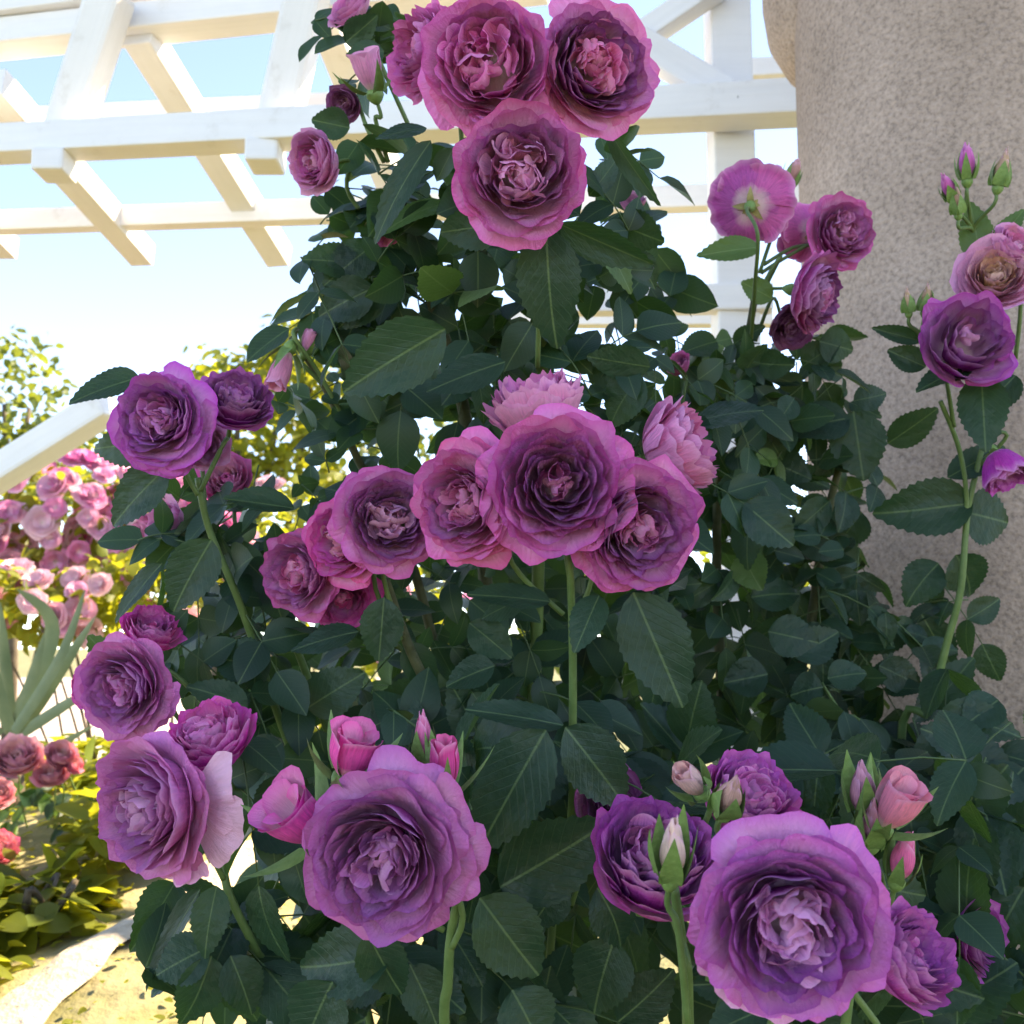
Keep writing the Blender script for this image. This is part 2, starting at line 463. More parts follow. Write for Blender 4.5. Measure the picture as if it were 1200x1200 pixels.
# ------------------------------------------------------------------ stone column
CX, CY, CRAD = 0.750, 1.64, 0.292
column = thing('stone_column', (CX, CY, 0), 'thick round column of rough beige stucco with roses climbing against it', 'column')
def lathe(name, prof, seg, m, cx=0, cy=0, wob=0.0):
    V, UV = [], []
    for j, (r, z) in enumerate(prof):
        for i in range(seg):
            a = 2 * math.pi * i / seg
            rr = r * (1 + wob * math.sin(3 * a + z * 2) + wob * 0.6 * math.sin(5 * a - z * 5))
            V.append((cx + rr * math.cos(a), cy + rr * math.sin(a), z))
    Fc = []
    for j in range(len(prof) - 1):
        for i in range(seg):
            Fc.append((j * seg + i, j * seg + (i + 1) % seg, (j + 1) * seg + (i + 1) % seg, (j + 1) * seg + i))
    return mesh_from(name, V, Fc, mats=[m])
prof = [(CRAD, 0.0)] + [(CRAD * (1.0 - 0.004 * k), 0.12 + k * 0.16) for k in range(22)]
link('shaft', lathe('shaft', prof, 64, STONE, wob=0.003), column, Matrix.Translation((CX, CY, 0)))
# rounded corbel that carries the beams behind the shaft
cp = P(938, 20, 1.80)
cz = cp.z
prof = [(0.0, -0.16), (0.05, -0.158), (0.10, -0.14), (0.145, -0.10), (0.172, -0.045), (0.18, 0.02), (0.18, 0.20), (0.15, 0.22), (0, 0.22)]
link('corbel', lathe('corbel', prof, 40, STONE, wob=0.004), column, Matrix.Translation((cp.x + 0.135, cp.y + 0.05, cz + 0.055)))

# ------------------------------------------------------------------ unseen building added out of view to keep the sun off the roses
blocker = thing('sun_blocker', (3.6, 2.2, 0), 'unseen tall stucco block added beside the stone column to shade the roses', 'blocker')
HW = simple('blocker_stucco', (0.42, 0.38, 0.33), (0.52, 0.48, 0.42), 18, 0.9, 0.4)
RT = simple('blocker_tile', (0.25, 0.12, 0.08), (0.36, 0.18, 0.12), 10, 0.8, 0.4)
link('wall', box_mesh('wall', 0.9, 2.95, 6.3, HW, 0.02), blocker, Matrix.Translation((3.65, 2.47, 3.15)))  # added slab that casts the shade over bush and column
link('blocker_roof', box_mesh('blocker_roof', 1.3, 3.1, 0.16, RT, 0.02), blocker, Matrix.Translation((3.72, 2.47, 6.385)))  # cap on the added sun-blocking slab
GLS = simple('blocker_glass', (0.03, 0.035, 0.04), (0.05, 0.055, 0.06), 3, 0.08, 0.0)
for yy in (1.75, 3.2):  # dressing on the unseen added block
    wf = link('blocker_window', box_mesh('blocker_window', 0.06, 1.0, 1.4, WHITE, 0.01), blocker, Matrix.Translation((3.19, yy, 3.2)))
    link('blocker_pane', box_mesh('blocker_pane', 0.03, 0.84, 1.24, GLS, 0.004), wf, Matrix.Translation((3.155, yy, 3.2)))

# ------------------------------------------------------------------ leaves
def leaf_geo(rows, cols, droop, fold, twist, wmax, teeth, wave, seed):
    r = random.Random(seed)
    V, UV = [], []
    ph = r.uniform(0, 6)
    for j in range(rows + 1):
        t = j / rows
        wd = wmax * (math.sin(math.pi * t ** 0.82) ** 0.72 if 0 < t < 1 else 0.0)
        wd *= 1 - 0.12 * t
        for i in range(cols):
            u = -1 + 2 * i / (cols - 1)
            k = wd
            y = t
            if abs(u) > 0.99:
                if teeth and 0 < j < rows:
                    if j % 2: k = wd * 1.0 + 0.006; y = t + 0.014
                    else: k = wd - 0.020
                k = max(k, 0.002)
            x = u * k
            z = fold * abs(x) - droop * t * t + wave * math.sin(t * 9 + ph + 2.2 * u) * abs(u) * 0.6
            z += -0.35 * fold * x * x / max(wmax, 0.1)
            a = twist * t
            V.append((x * math.cos(a) - z * math.sin(a), y, x * math.sin(a) + z * math.cos(a)))
            UV.append((0.5 + 0.5 * u * (wd / wmax), t))
    return V, grid_faces(cols, rows + 1), UV

LEAVES_HI = []
for k, (dr, fo, tw, wm) in enumerate(((0.10, 0.25, 0.0, 0.36), (0.22, 0.35, 0.15, 0.37), (0.30, 0.15, -0.2, 0.33), (0.06, 0.5, 0.1, 0.38),
                                      (0.18, 0.05, -0.1, 0.39), (0.38, 0.45, 0.25, 0.35), (0.14, 0.3, -0.3, 0.40))):
    V, Fc, UV = leaf_geo(24, 5, dr, fo, tw, wm, True, 0.022, k)
    LEAVES_HI.append(mesh_from('leaf', V, Fc, UV, mats=[LEAF]))
LEAVES_HI_Y = []
for me in LEAVES_HI:
    c = me.copy(); c.materials[0] = LEAFY; LEAVES_HI_Y.append(c)
LEAVES_LO = [leaf_geo(7, 3, dr, fo, tw, wm, False, 0.03, k) for k, (dr, fo, tw, wm) in
             enumerate(((0.15, 0.3, 0.1, 0.37), (0.3, 0.1, -0.2, 0.35), (0.08, 0.45, 0.2, 0.39)))]
LEAVES_LO = [(np.array(V), Fc, UV) for V, Fc, UV in LEAVES_LO]

def merged_leaves(name, mats_list, m, parent, kind='stuff', M0=None, **kw):
    """many small leaves joined into one mesh, in the parent's own space"""
    Vs, Fs, Us = [], [], []
    off = 0
    inv = np.array((M0 or Matrix.Identity(4)).inverted())
    for k, M in enumerate(mats_list):
        V, Fc, UV = LEAVES_LO[k % 3]
        A = inv @ np.array(M)
        Vs.append(V @ A[:3, :3].T + A[:3, 3])
        Fs += [tuple(i + off for i in f) for f in Fc]
        Us += UV
        off += len(V)
    me = mesh_from(name, np.concatenate(Vs), Fs, Us, mats=[m])
    return link(name, me, parent, M0, kind=kind, **kw)

class Plant:
    def __init__(s, name, loc, label):
        s.root = thing(name, loc, label, 'rose bush')
        s.loc = Vector(loc)
        s.leaves = []       # (matrix, pixel length, young)
        s.twigV, s.twigF, s.twigU = [], [], []
    def leaf(s, M, px, young=False, hand=False):
        s.leaves.append((M, px + (1000 if hand else 0), young))
    def twig(s, path, r0, r1):
        V, Fc, UV = tube_geo(path, r0, r1, 5, len(s.twigV))
        s.twigV += V; s.twigF += Fc; s.twigU += UV
    def cane(s, pts, r0, r1, m=None, name='cane', parent=None, sides=8, n=6):
        path = smooth_path([p if isinstance(p, Vector) else P(*p) for p in pts], n)
        base = path[-1]
        V, Fc, UV = tube_geo([p - base for p in path], r0, r1, sides)
        return link(name, mesh_from(name, V, Fc, UV, mats=[m or CANE]), parent or s.root, Matrix.Translation(base))
    def finish(s, limit=290):
        L = sorted(s.leaves, key=lambda q: -q[1])
        for k, (M, px, young) in enumerate(L[:limit]):
            me = (LEAVES_HI_Y if young else LEAVES_HI)[random.randrange(7)]
            link('leaf', me, s.root, M)
        rest = L[limit:]
        if rest:
            merged_leaves('foliage', [q[0] for q in rest], LEAF, s.root, M0=Matrix.Translation(s.loc))
        if s.twigV:
            V = [v - s.loc for v in s.twigV]
            link('leaf_stalks', mesh_from('leaf_stalks', V, s.twigF, s.twigU, mats=[STALK]), s.root, Matrix.Translation(s.loc), kind='stuff')

def hand_leaf(pl, bx, by, tx, ty, d, wpx, roll=0, dz=0.0, young=False, pitch=0.0):
    """large leaf from base pixel to tip pixel at depth d (tip dz nearer), wpx wide"""
    a = P(bx, by, d); b = P(tx, ty, d - dz)
    y = b - a
    L = y.length
    n = (CAM - (a + b) / 2).normalized() + Vector((0, 0, 0.25 + pitch))
    n = Matrix.Rotation(R_(roll), 3, y.normalized()) @ n
    sx = (wpx / F * d) / 0.74
    pl.leaf(frame(a, y, n, sx, L, (sx + L) / 2), math.hypot(tx - bx, ty - by), young, True)
    return a

def spray(pl, o, dr, n, size, count=5, young=False, px=40, curve=0.3):
    """a compound leaf: stalk with a terminal leaflet and pairs"""
    dr = dr.normalized()
    L = size * (1.9 if count == 5 else 1.2)
    down = Vector((0, 0, -1))
    path = [o + dr * (L * t) + down * (curve * L * t * t) for t in (0, 0.25, 0.5, 0.75, 1.0)]
    pl.twig(path[1:], 0.0009, 0.0006)
    side = dr.cross(n).normalized()
    def put(p, y, s):
        nn = n + Vector((random.gauss(0, 0.3), random.gauss(0, 0.3), random.gauss(0, 0.25)))
        wv = s * random.uniform(0.85, 1.15)
        pl.leaf(frame(p, y, nn, wv, s, s), px * s / size, young)
    e = (path[-1] - path[-2]).normalized()
    put(path[-1], e + Vector((random.gauss(0, .12), random.gauss(0, .12), random.gauss(0, .12))), size * random.uniform(1.0, 1.2))
    for q, k in ((3, 0.95), (1, 0.78))[: (count - 1) // 2]:
        for sg in (-1, 1):
            y = e * 0.55 + side * sg * 0.9 + Vector((random.gauss(0, .2), random.gauss(0, .2), random.gauss(0, .2)))
            put(path[q], y, size * k * random.uniform(0.85, 1.1))

def in_poly(x, y, poly):
    c = False
    j = len(poly) - 1
    for i in range(len(poly)):
        if (poly[i][1] > y) != (poly[j][1] > y) and x < (poly[j][0] - poly[i][0]) * (y - poly[i][1]) / (poly[j][1] - poly[i][1]) + poly[i][0]:
            c = not c
        j = i
    return c

def fill(pl, poly, count, d0, d1, s0, s1, young=0.1, cnt=5, deep=1.0, face=0.6):
    x0 = min(p[0] for p in poly); x1 = max(p[0] for p in poly)
    y0 = min(p[1] for p in poly); y1 = max(p[1] for p in poly)
    k = 0
    while k < count:
        x, y = random.uniform(x0, x1), random.uniform(y0, y1)
        if not in_poly(x, y, poly): continue
        k += 1
        d = d0 + (d1 - d0) * random.random() ** deep
        a = random.uniform(0, 2 * math.pi)
        dr = cdir(math.cos(a), math.sin(a) * 0.8 - 0.15, random.uniform(-0.4, 0.7))
        nn = cdir(random.gauss(0, 0.4), 0.55 + random.gauss(0, 0.35), face + random.gauss(0, 0.3))
        s = random.uniform(s0, s1)
        o = P(x, y, d) - dr * s * 1.2
        spray(pl, o, dr, nn, s, cnt if random.random() < 0.7 else 3, random.random() < young, px=s / d * F)

# ------------------------------------------------------------------ blooms
def petal_geo(r, re, zb, ze, half, phi, curl, ruf, nu=10, nv=9, pw=1.9, spiral=0.07, ell=0.0, eph=0.0, rx=0.72):
    """one petal of a bowl-shaped whorl around +Z"""
    u = np.linspace(-1, 1, nu)[None, :]
    v = np.linspace(0, 1, nv)[:, None] ** 0.85
    vm = 1 - (0.09 + 0.10 * r.random()) * np.abs(u) ** 4 - 0.06 * r.random() * np.exp(-((u - r.uniform(-.3, .3)) / 0.16) ** 2)
    vm = vm + 0.025 * np.sin(u * r.uniform(5, 9) + r.uniform(0, 6)) + 0.015 * np.sin(u * r.uniform(11, 17) + r.uniform(0, 6))
    vv = v * vm
    ang = phi + u * half * (0.75 + 0.25 * vv)
    rr = re * (0.06 + 0.94 * vv ** rx)
    zz = zb + (ze - zb) * vv ** pw
    tt = np.clip((vv - 0.68) / 0.32, 0, 1) ** 2
    e = curl * (0.7 + 0.5 * np.abs(u))
    rr = rr + e * 0.6 * tt
    zz = zz - e * tt
    w1 = np.sin(u * r.uniform(3.0, 5.5) + r.uniform(0, 6.3)) + 0.55 * np.sin(u * r.uniform(7, 12) + r.uniform(0, 6.3))
    rf = ruf * vv ** 3.2 * w1
    slope = np.clip((ze - zb) / max(re, 0.05), 0.1, 2.5)
    rr = rr + rf * min(1.0, float(slope))
    zz = zz + rf * 0.8
    rr = rr * (1 + spiral * u) + 0.02 * r.standard_normal() * vv
    bow = 0.05 * r.standard_normal() * (1 - u ** 2) * np.sin(vv * math.pi)
    rr = rr + bow * re
    rr = rr * (1 + ell * np.sin(2 * ang + eph) * vv)
    V = np.stack([rr * np.cos(ang), rr * np.sin(ang), zz + 0 * u], -1).reshape(-1, 3)
    UV = np.stack([(u + 1) / 2 + 0 * v, v + 0 * u], -1).reshape(-1, 2)
    return V, [f for f in grid_faces(nu, nv)], UV

def heart_geo(r, n, rad, zc, h):
    """the muddled middle: small folded petals standing in quarters"""
    Vs, Fs, Us = [], [], []
    off = 0
    nu, nv = 6, 6
    for k in range(n):
        u = np.linspace(-1, 1, nu)[None, :]
        v = np.linspace(0, 1, nv)[:, None]
        L = h * r.uniform(0.8, 1.5); W = h * r.uniform(0.5, 0.85)
        wv = W * np.sin(np.clip(v * 0.9 + 0.12, 0, 1) * math.pi * 0.62) ** 0.8 * (1 - 0.25 * v ** 6)
        fold = r.uniform(0.05, 0.55)
        bend = r.uniform(0.2, 1.3)
        x = u * wv
        yy = L * np.sin(v * bend) / bend * (1 - 0.12 * u ** 2)
        zz = L * (1 - np.cos(v * bend)) / bend + fold * np.abs(x) + 0.05 * h * np.sin(u * 6 + r.uniform(0, 6)) * v ** 2
        P3 = np.stack([x + 0 * v, yy + 0 * u, zz], -1).reshape(-1, 3)
        rho = rad * math.sqrt(r.random()); a = r.uniform(0, 6.28)
        # stand the petal up, lean it, turn it
        lean = r.uniform(-0.25, 0.6) + 0.5 * rho / rad
        Rm = Matrix.Rotation(a + r.normal(0, 0.7) - math.pi / 2, 3, 'Z') @ Matrix.Rotation(math.pi / 2 - lean, 3, 'X')
        P3 = P3 @ np.array(Rm).T
        P3 += np.array([rho * math.cos(a), rho * math.sin(a), zc - 0.3 * h + 0.1 * h * r.standard_normal()])
        Vs.append(P3); Us.append(np.stack([(u + 1) / 2 + 0 * v, 0.35 + 0.65 * v + 0 * u], -1).reshape(-1, 2))
        Fs += grid_faces(nu, nv, off); off += nu * nv
    return np.concatenate(Vs), Fs, np.concatenate(Us)

def sepal_mesh(m, L=1.0, W=0.17, bend=0.9, name='sepal'):
    nu, nv = 3, 7
    V, UV = [], []
    for j in range(nv):
        t = j / (nv - 1)
        wd = W * (1 - t) ** 0.8 * (0.65 + 1.1 * t * (1 - t)) + 0.006
        for i in range(nu):
            u = -1 + i
            V.append((u * wd, L * math.sin(t * bend) / bend, L * (1 - math.cos(t * bend)) / bend - 0.25 * wd * abs(u)))
            UV.append((i / 2, t))
    return mesh_from(name, V, grid_faces(nu, nv), UV, mats=[m])
SEP_OPEN = sepal_mesh(SEPAL, 0.42, 0.10, 0.8)
SEP_DRY = sepal_mesh(DRY, 0.42, 0.10, 1.1)
SEP_BUD = sepal_mesh(SEPAL, 1.0, 0.30, 0.55)
SEP_LONG = sepal_mesh(SEPAL, 1.15, 0.28, 0.35)
def hip_mesh():
    V, Fc = [], []
    k = 10
    prof = [(0.045, -0.42), (0.10, -0.34), (0.15, -0.22), (0.145, -0.10), (0.10, -0.02), (0.0, 0.0)]
    for r, z in prof:
        for i in range(k): V.append((r * math.cos(i * 6.2832 / k), r * math.sin(i * 6.2832 / k), z))
    for j in range(len(prof) - 1):
        for i in range(k): Fc.append((j * k + i, j * k + (i + 1) % k, (j + 1) * k + (i + 1) % k, (j + 1) * k + i))
    return mesh_from('hip', V, Fc, mats=[SEPAL])
HIP = hip_mesh()

WHORLS = [  # radius, rim height, petals, half width, curl, ruffle
    (1.00, -0.20, 5, 0.80, 0.17, 0.050),
    (0.96, -0.03, 5, 0.82, 0.13, 0.048),
    (0.875, 0.11, 5, 0.86, 0.11, 0.040),
    (0.775, 0.20, 5, 0.90, 0.09, 0.036),
    (0.68, 0.26, 5, 0.92, 0.075, 0.032),
    (0.59, 0.29, 5, 0.95, 0.06, 0.030),
    (0.505, 0.30, 4, 1.10, 0.05, 0.028),
    (0.42, 0.29, 4, 1.10, 0.045, 0.027),
    (0.34, 0.26, 4, 1.15, 0.04, 0.027),
    (0.265, 0.22, 3, 1.35, 0.03, 0.026),
]
def mixt(a, b, k): return tuple(a[i] * (1 - k) + b[i] * k for i in range(3))

def bloom(pl, x, y, wpx, d, face, tint, inner=None, heart=None, cup=0.0, skip=0, seed=0, stem=None, whorls=None,
          squash=1.0, label=None, dry=False, extra=(), parent_root=None, sep=True, lo=False, hn=16, name='bloom', deep=1.0, mud=0, spin=None):
    r = np.random.default_rng(seed * 17 + 3)
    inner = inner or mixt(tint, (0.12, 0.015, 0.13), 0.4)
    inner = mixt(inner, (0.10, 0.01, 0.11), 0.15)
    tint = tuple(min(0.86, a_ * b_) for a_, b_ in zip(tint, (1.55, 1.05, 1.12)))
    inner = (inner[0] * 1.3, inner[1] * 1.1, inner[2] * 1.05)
    heart = mixt(heart, tint, 0.35) if heart else mixt(tint, (0.7, 0.42, 0.6), 0.2)
    f = cdir(*face)
    c = P(x, y, d)
    R = wpx / 2 / F * d
    # rotate +Z to the facing direction, spin about it
    q = f.to_track_quat('Z', 'Y').to_matrix().to_4x4()
    M = Matrix.Translation(c) @ q @ Matrix.Rotation(r.uniform(0, 6.28) if spin is None else spin, 4, 'Z') @ Matrix.Diagonal((R, R * squash, R, 1))
    root = parent_root or pl.root
    hV, hF, hU = heart_geo(r, hn + 9 * mud, 0.21 + 0.075 * mud, -0.06 + 0.05 * cup + 0.01 * mud, 0.24 + 0.02 * mud)
    zb = -0.50 - 0.30 * cup
    b = link(name, mesh_from(name, hV, hF, hU, mats=[PETAL]), root, M, label=label)
    b.color = (*heart, 1)
    wl = WHORLS[skip:len(WHORLS) - mud] if whorls is None else whorls
    nu, nv = (8, 7) if lo else (19, 11)
    sc = 1.0 / wl[0][0]
    off = r.uniform(-0.09, 0.09, 2)
    for wi, (re, ze, n, half, curl, ruf) in enumerate(wl):
        k = wi / max(1, len(wl) - 1)
        ph0 = r.uniform(0, 6.28)
        el, ep = r.uniform(0.01, 0.075) * (1 if wi > 1 else 0.4), r.uniform(0, 6.28)
        for i in range(n):
            ph = ph0 + 6.2832 * i / n + r.normal(0, 0.13)
            zz = ze + cup * (0.32 * (1 - k)) + r.normal(0, 0.045)
            rr = re * sc * (1 - 0.16 * cup * (1 - k)) * (1 + r.normal(0, 0.045))
            V, Fc, UV = petal_geo(r, rr, zb * deep + 0.02 * k, zz, half * r.uniform(0.88, 1.15), ph, curl * r.uniform(0.3, 1.7) * (1 - 0.7 * cup), ruf * r.uniform(0.7, 1.9), nu, nv, pw=1.9 + 1.0 * min(1, 1.5 * k), ell=el, eph=ep, rx=0.72 - 0.26 * min(1, 1.5 * k))
            V[:, 0] += off[0] * k; V[:, 1] += off[1] * k
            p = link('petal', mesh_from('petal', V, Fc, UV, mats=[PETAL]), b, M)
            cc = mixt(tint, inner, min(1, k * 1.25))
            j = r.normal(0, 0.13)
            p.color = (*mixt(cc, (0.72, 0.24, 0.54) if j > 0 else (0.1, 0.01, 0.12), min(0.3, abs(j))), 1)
    for (ang, ln, lift, pk) in extra:
        V, Fc, UV = petal_geo(r, ln, zb, lift, 0.5, ang, 0.1, 0.05, nu, nv)
        p = link('petal', mesh_from('petal', V, Fc, UV, mats=[PETAL]), b, M)
        p.color = (*mixt(tint, (0.85, 0.62, 0.70), pk), 1)
    if sep:
        Mh = M @ Matrix.Translation((0, 0, zb * deep + 0.02))
        link('hip', HIP, b, Mh)
        for i in range(5):
            a = i * 1.2566 + r.uniform(-.2, .2)
            Ms = Mh @ Matrix.Rotation(a, 4, 'Z') @ Matrix.Translation((0, 0.07, -0.05)) @ Matrix.Rotation(r.uniform(-0.5, 0.2), 4, 'X') @ Matrix.Diagonal((1.2, 1.0, 1.0, 1))
            link('sepal', SEP_DRY if dry else SEP_OPEN, b, Ms)
    if stem is not None:
        e = M @ Vector((0, 0, zb * deep - 0.36))
        m1 = M @ Vector((0, 0, zb * deep - 0.9))
        pts = [e, m1] + [P(*s) for s in stem]
        pl.cane(pts, 0.0018, 0.0023, CANE, 'flower_stalk', None, 7, 5)
    return b

def bud(pl, x, y, hpx, d, axis, tint, openk=0.3, stem=None, long=False, seed=0, label=None, tip=None, wk=1.0):
    """a bud hpx tall pointing along axis; openk 0 = closed green, 1 = half open"""
    r = np.random.default_rng(seed * 13 + 5)
    f = cdir(*axis)
    H = hpx / F * d
    q = f.to_track_quat('Z', 'Y').to_matrix().to_4x4()
    M = Matrix.Translation(P(x, y, d)) @ q @ Matrix.Rotation(r.uniform(0, 6), 4, 'Z') @ Matrix.Diagonal((H * wk, H * wk, H, 1))
    # rolled petals, spiral overlap; base at -0.3, tip at 0.5
    Vs, Fs, Us = [], [], []
    off = 0
    npet = 7
    for k in range(npet):
        nu, nv = 8, 9
        u = np.linspace(-1, 1, nu)[None, :]; v = np.linspace(0, 1, nv)[:, None]
        rad = (0.20 + 0.07 * openk) * (1 - 0.095 * k)
        top = 0.48 + 0.04 * k * (1 - openk) - 0.015 * k * openk
        vv = v * (1 - 0.18 * np.abs(u) ** 2.4)
        prof = np.sin(np.clip(vv * (0.92 - 0.36 * openk) + 0.06, 0, 1) * math.pi) ** 0.75
        rr = rad * prof * (1 + 0.10 * u)
        rr = rr + 0.09 * openk * np.clip((vv - 0.78) / 0.22, 0, 1) ** 2 + 0.012 * np.sin(u * 7 + k) * vv ** 3
        ang = k * 2.4 + u * 1.25
        zz = -0.3 + (top + 0.3) * vv
        Vs.append(np.stack([rr * np.cos(ang), rr * np.sin(ang), zz + 0 * u], -1).reshape(-1, 3))
        Us.append(np.stack([(u + 1) / 2 + 0 * v, 0.12 + 0.88 * v + 0 * u], -1).reshape(-1, 2))
        Fs += grid_faces(nu, nv, off); off += nu * nv
    tint = (min(0.9, tint[0] * 1.3), tint[1] * 0.9, tint[2])
    b = link('bud', mesh_from('bud', np.concatenate(Vs), Fs, np.concatenate(Us), mats=[BUDPETAL]), pl.root, M, label=label)
    b.color = (*tint, 1)
    Mh = M @ Matrix.Translation((0, 0, -0.24)) @ Matrix.Diagonal((1.0, 1.0, 0.75, 1))
    link('hip', HIP, b, Mh)
    for i in range(5):
        a = i * 1.2566 + r.uniform(-.15, .15)
        op = 0.95 * openk + r.uniform(-0.06, 0.14) + (0.25 if r.random() < openk * 0.5 else 0)
        ln = (0.70 if not long else 0.80) * r.uniform(0.85, 1.1)
        # sepals hug the bud: start at the hip, lean outwards by the opening
        Ms = (M @ Matrix.Translation((0, 0, -0.30)) @ Matrix.Rotation(a, 4, 'Z') @ Matrix.Translation((0, 0.15, 0.0))
              @ Matrix.Rotation(math.pi / 2 - 0.28 - op * 0.7, 4, 'X') @ Matrix.Diagonal((0.62 - 0.2 * openk + (0.32 if openk < 0.2 else 0), ln, ln, 1)))
        link('sepal', SEP_LONG if long else SEP_BUD, b, Ms)
    if stem is not None:
        pts = [M @ Vector((0, 0, -0.5)), M @ Vector((0, 0, -0.8))] + [P(*s) for s in stem]
        pl.cane(pts, 0.0017, 0.0023, CANE, 'flower_stalk', None, 7, 5)
    return b

# tints (reflectance)
MAUVE = (0.47, 0.09, 0.33); PINKM = (0.64, 0.17, 0.45); PURP = (0.28, 0.035, 0.31); VIO = (0.36, 0.045, 0.40)
MAG = (0.56, 0.055, 0.38); DARK = (0.15, 0.03, 0.13); PALE = (0.72, 0.38, 0.58); HOT = (0.62, 0.08, 0.36)
DIN = (0.16, 0.02, 0.17)

main = Plant('rose_bush', (0.0, 1.15, 0.0), 'large rose bush with mauve double blooms filling the bed before the pergola')
colrose = Plant('rose_bush', (0.50, 1.10, 0.0), 'slender climbing rose with tall green stem and buds against the stucco column')
corner = Plant('rose_bush', (0.36, 1.45, 0.0), 'rose with fading drooping blooms between white post and stucco column')

# --- blooms of the main bush: x, y, width px, depth, facing(right, up, viewer)
B = bloom
B(main, 567, 74, 158, 0.78, (-0.12, -0.12, 1), PINKM, MAUVE, mud=3, seed=1, stem=[(600, 210, 0.86), (620, 300, 0.9)], label='broad pink-mauve bloom at the top of the bush')
B(main, 702, 74, 146, 0.80, (0.38, -0.10, 1), PINKM, DIN, mud=3, seed=2, stem=[(670, 190, 0.9), (640, 300, 0.93)], label='mauve bloom with violet middle turned towards the pergola post')
B(main, 610, 200, 150, 0.76, (0.05, -0.05, 1), MAUVE, (0.25, 0.05, 0.2), heart=PALE, mud=3, seed=3, stem=[(630, 300, 0.84), (630, 430, 0.9)], label='mauve bloom hanging below the two topmost blooms')
B(main, 490, 58, 112, 0.86, (-0.8, 0.1, 0.6), PINKM, MAUVE, seed=4, cup=0.3, stem=[(540, 150, 0.92), (560, 300, 0.98)])
B(main, 652, 566, 166, 0.76, (0.0, 0.06, 1), (0.50, 0.10, 0.40), DIN, heart=(0.45, 0.14, 0.3), seed=17, stem=[(668, 660, 0.82), (669, 720, 0.84)], deep=1.25, label='large magenta-mauve bloom with a dark hollow middle')
B(main, 752, 620, 152, 0.78, (0.28, -0.18, 1), (0.44, 0.08, 0.38), DIN, heart=(0.5, 0.16, 0.36), mud=1, seed=18, stem=[(690, 690, 0.86), (670, 740, 0.86)], label='purple bloom below the pale side-turned bloom')
B(main, 800, 522, 122, 0.84, (0.85, 0.35, 0.35), (0.62, 0.30, 0.50), MAUVE, seed=19, cup=0.75, stem=[(735, 560, 0.9), (690, 680, 0.9)], label='bloom turned aside showing pale pink petal backs')
B(main, 627, 470, 132, 0.86, (-0.25, 0.92, 0.25), (0.64, 0.34, 0.52), PINKM, seed=20, cup=0.75, stem=[(650, 560, 0.9), (668, 680, 0.88)], label='pale pink bloom facing upwards behind the dark-hearted bloom')
B(main, 546, 588, 142, 0.79, (-0.42, -0.02, 0.9), (0.54, 0.11, 0.38), (0.42, 0.09, 0.32), heart=(0.6, 0.25, 0.45), mud=1, seed=21, stem=[(600, 660, 0.86), (660, 720, 0.87)])
B(main, 456, 606, 118, 0.84, (0.22, 0.10, 1), (0.46, 0.10, 0.40), (0.17, 0.035, 0.19), heart=(0.7, 0.45, 0.6), mud=2, seed=22, stem=[(450, 680, 0.9), (470, 740, 0.92)], label='mauve bloom with very dark plum middle')
B(main, 398, 632, 106, 0.86, (-0.45, 0.0, 0.9), HOT, MAG, heart=(0.72, 0.35, 0.5), mud=2, seed=23, stem=[(440, 690, 0.92), (470, 750, 0.93)], label='vivid magenta bloom in the arching row')
B(main, 347, 672, 104, 0.89, (-0.45, -0.05, 0.9), MAUVE, (0.36, 0.09, 0.30), mud=2, seed=24, stem=[(400, 720, 0.95), (470, 760, 0.96)])
B(main, 402, 700, 78, 0.93, (0.2, -0.3, 0.9), MAG, seed=25, skip=2, lo=True, stem=[(440, 730, 0.96), (480, 770, 0.96)])
B(main, 185, 493, 116, 0.85, (-0.12, 0.06, 1), VIO, (0.30, 0.07, 0.36), heart=(0.6, 0.22, 0.44), mud=2, seed=26, stem=[(215, 545, 0.9), (232, 580, 0.91)], label='round violet bloom beside dark leaves at the end of a cane')
B(main, 275, 466, 92, 0.90, (0.30, 0.62, 0.7), (0.30, 0.06, 0.33), DIN, mud=2, seed=27, cup=0.35, stem=[(262, 520, 0.92), (235, 575, 0.92)], label='deep purple cupped bloom tilted upwards')
B(main, 176, 738, 74, 0.92, (0.35, 0.75, 0.4), MAG, seed=28, cup=0.6, skip=1, lo=True, stem=[(205, 790, 0.95), (260, 850, 0.97)])
B(main, 140, 808, 116, 0.86, (-0.25, -0.10, 1), (0.44, 0.13, 0.40), (0.34, 0.09, 0.32), mud=1, seed=29, stem=[(215, 850, 0.93), (290, 900, 0.96)], label='dusky mauve bloom with frilled paler edge')
B(main, 100, 806, 52, 0.95, (-0.6, 0.0, 0.7), MAG, seed=30, skip=3, lo=True, stem=[(160, 850, 0.96), (270, 900, 0.98)])
B(main, 243, 862, 112, 0.80, (-0.18, 0.80, 0.5), (0.60, 0.06, 0.42), HOT, heart=(0.75, 0.3, 0.5), mud=3, seed=31, cup=0.65, stem=[(265, 930, 0.86), (262, 1000, 0.86)], label='bright magenta cupped bloom facing upwards')
B(main, 168, 948, 168, 0.72, (-0.50, -0.02, 0.85), (0.50, 0.20, 0.46), (0.38, 0.11, 0.38), heart=(0.66, 0.4, 0.6), mud=1, seed=32, stem=[(245, 985, 0.78), (262, 1030, 0.80)], spin=0, extra=((-0.35, 1.35, -0.42, 0.6), (0.15, 1.3, -0.38, 0.6), (-1.3, 1.1, -0.3, 0.4)), label='big pale lilac bloom turned aside, outer petals loose')
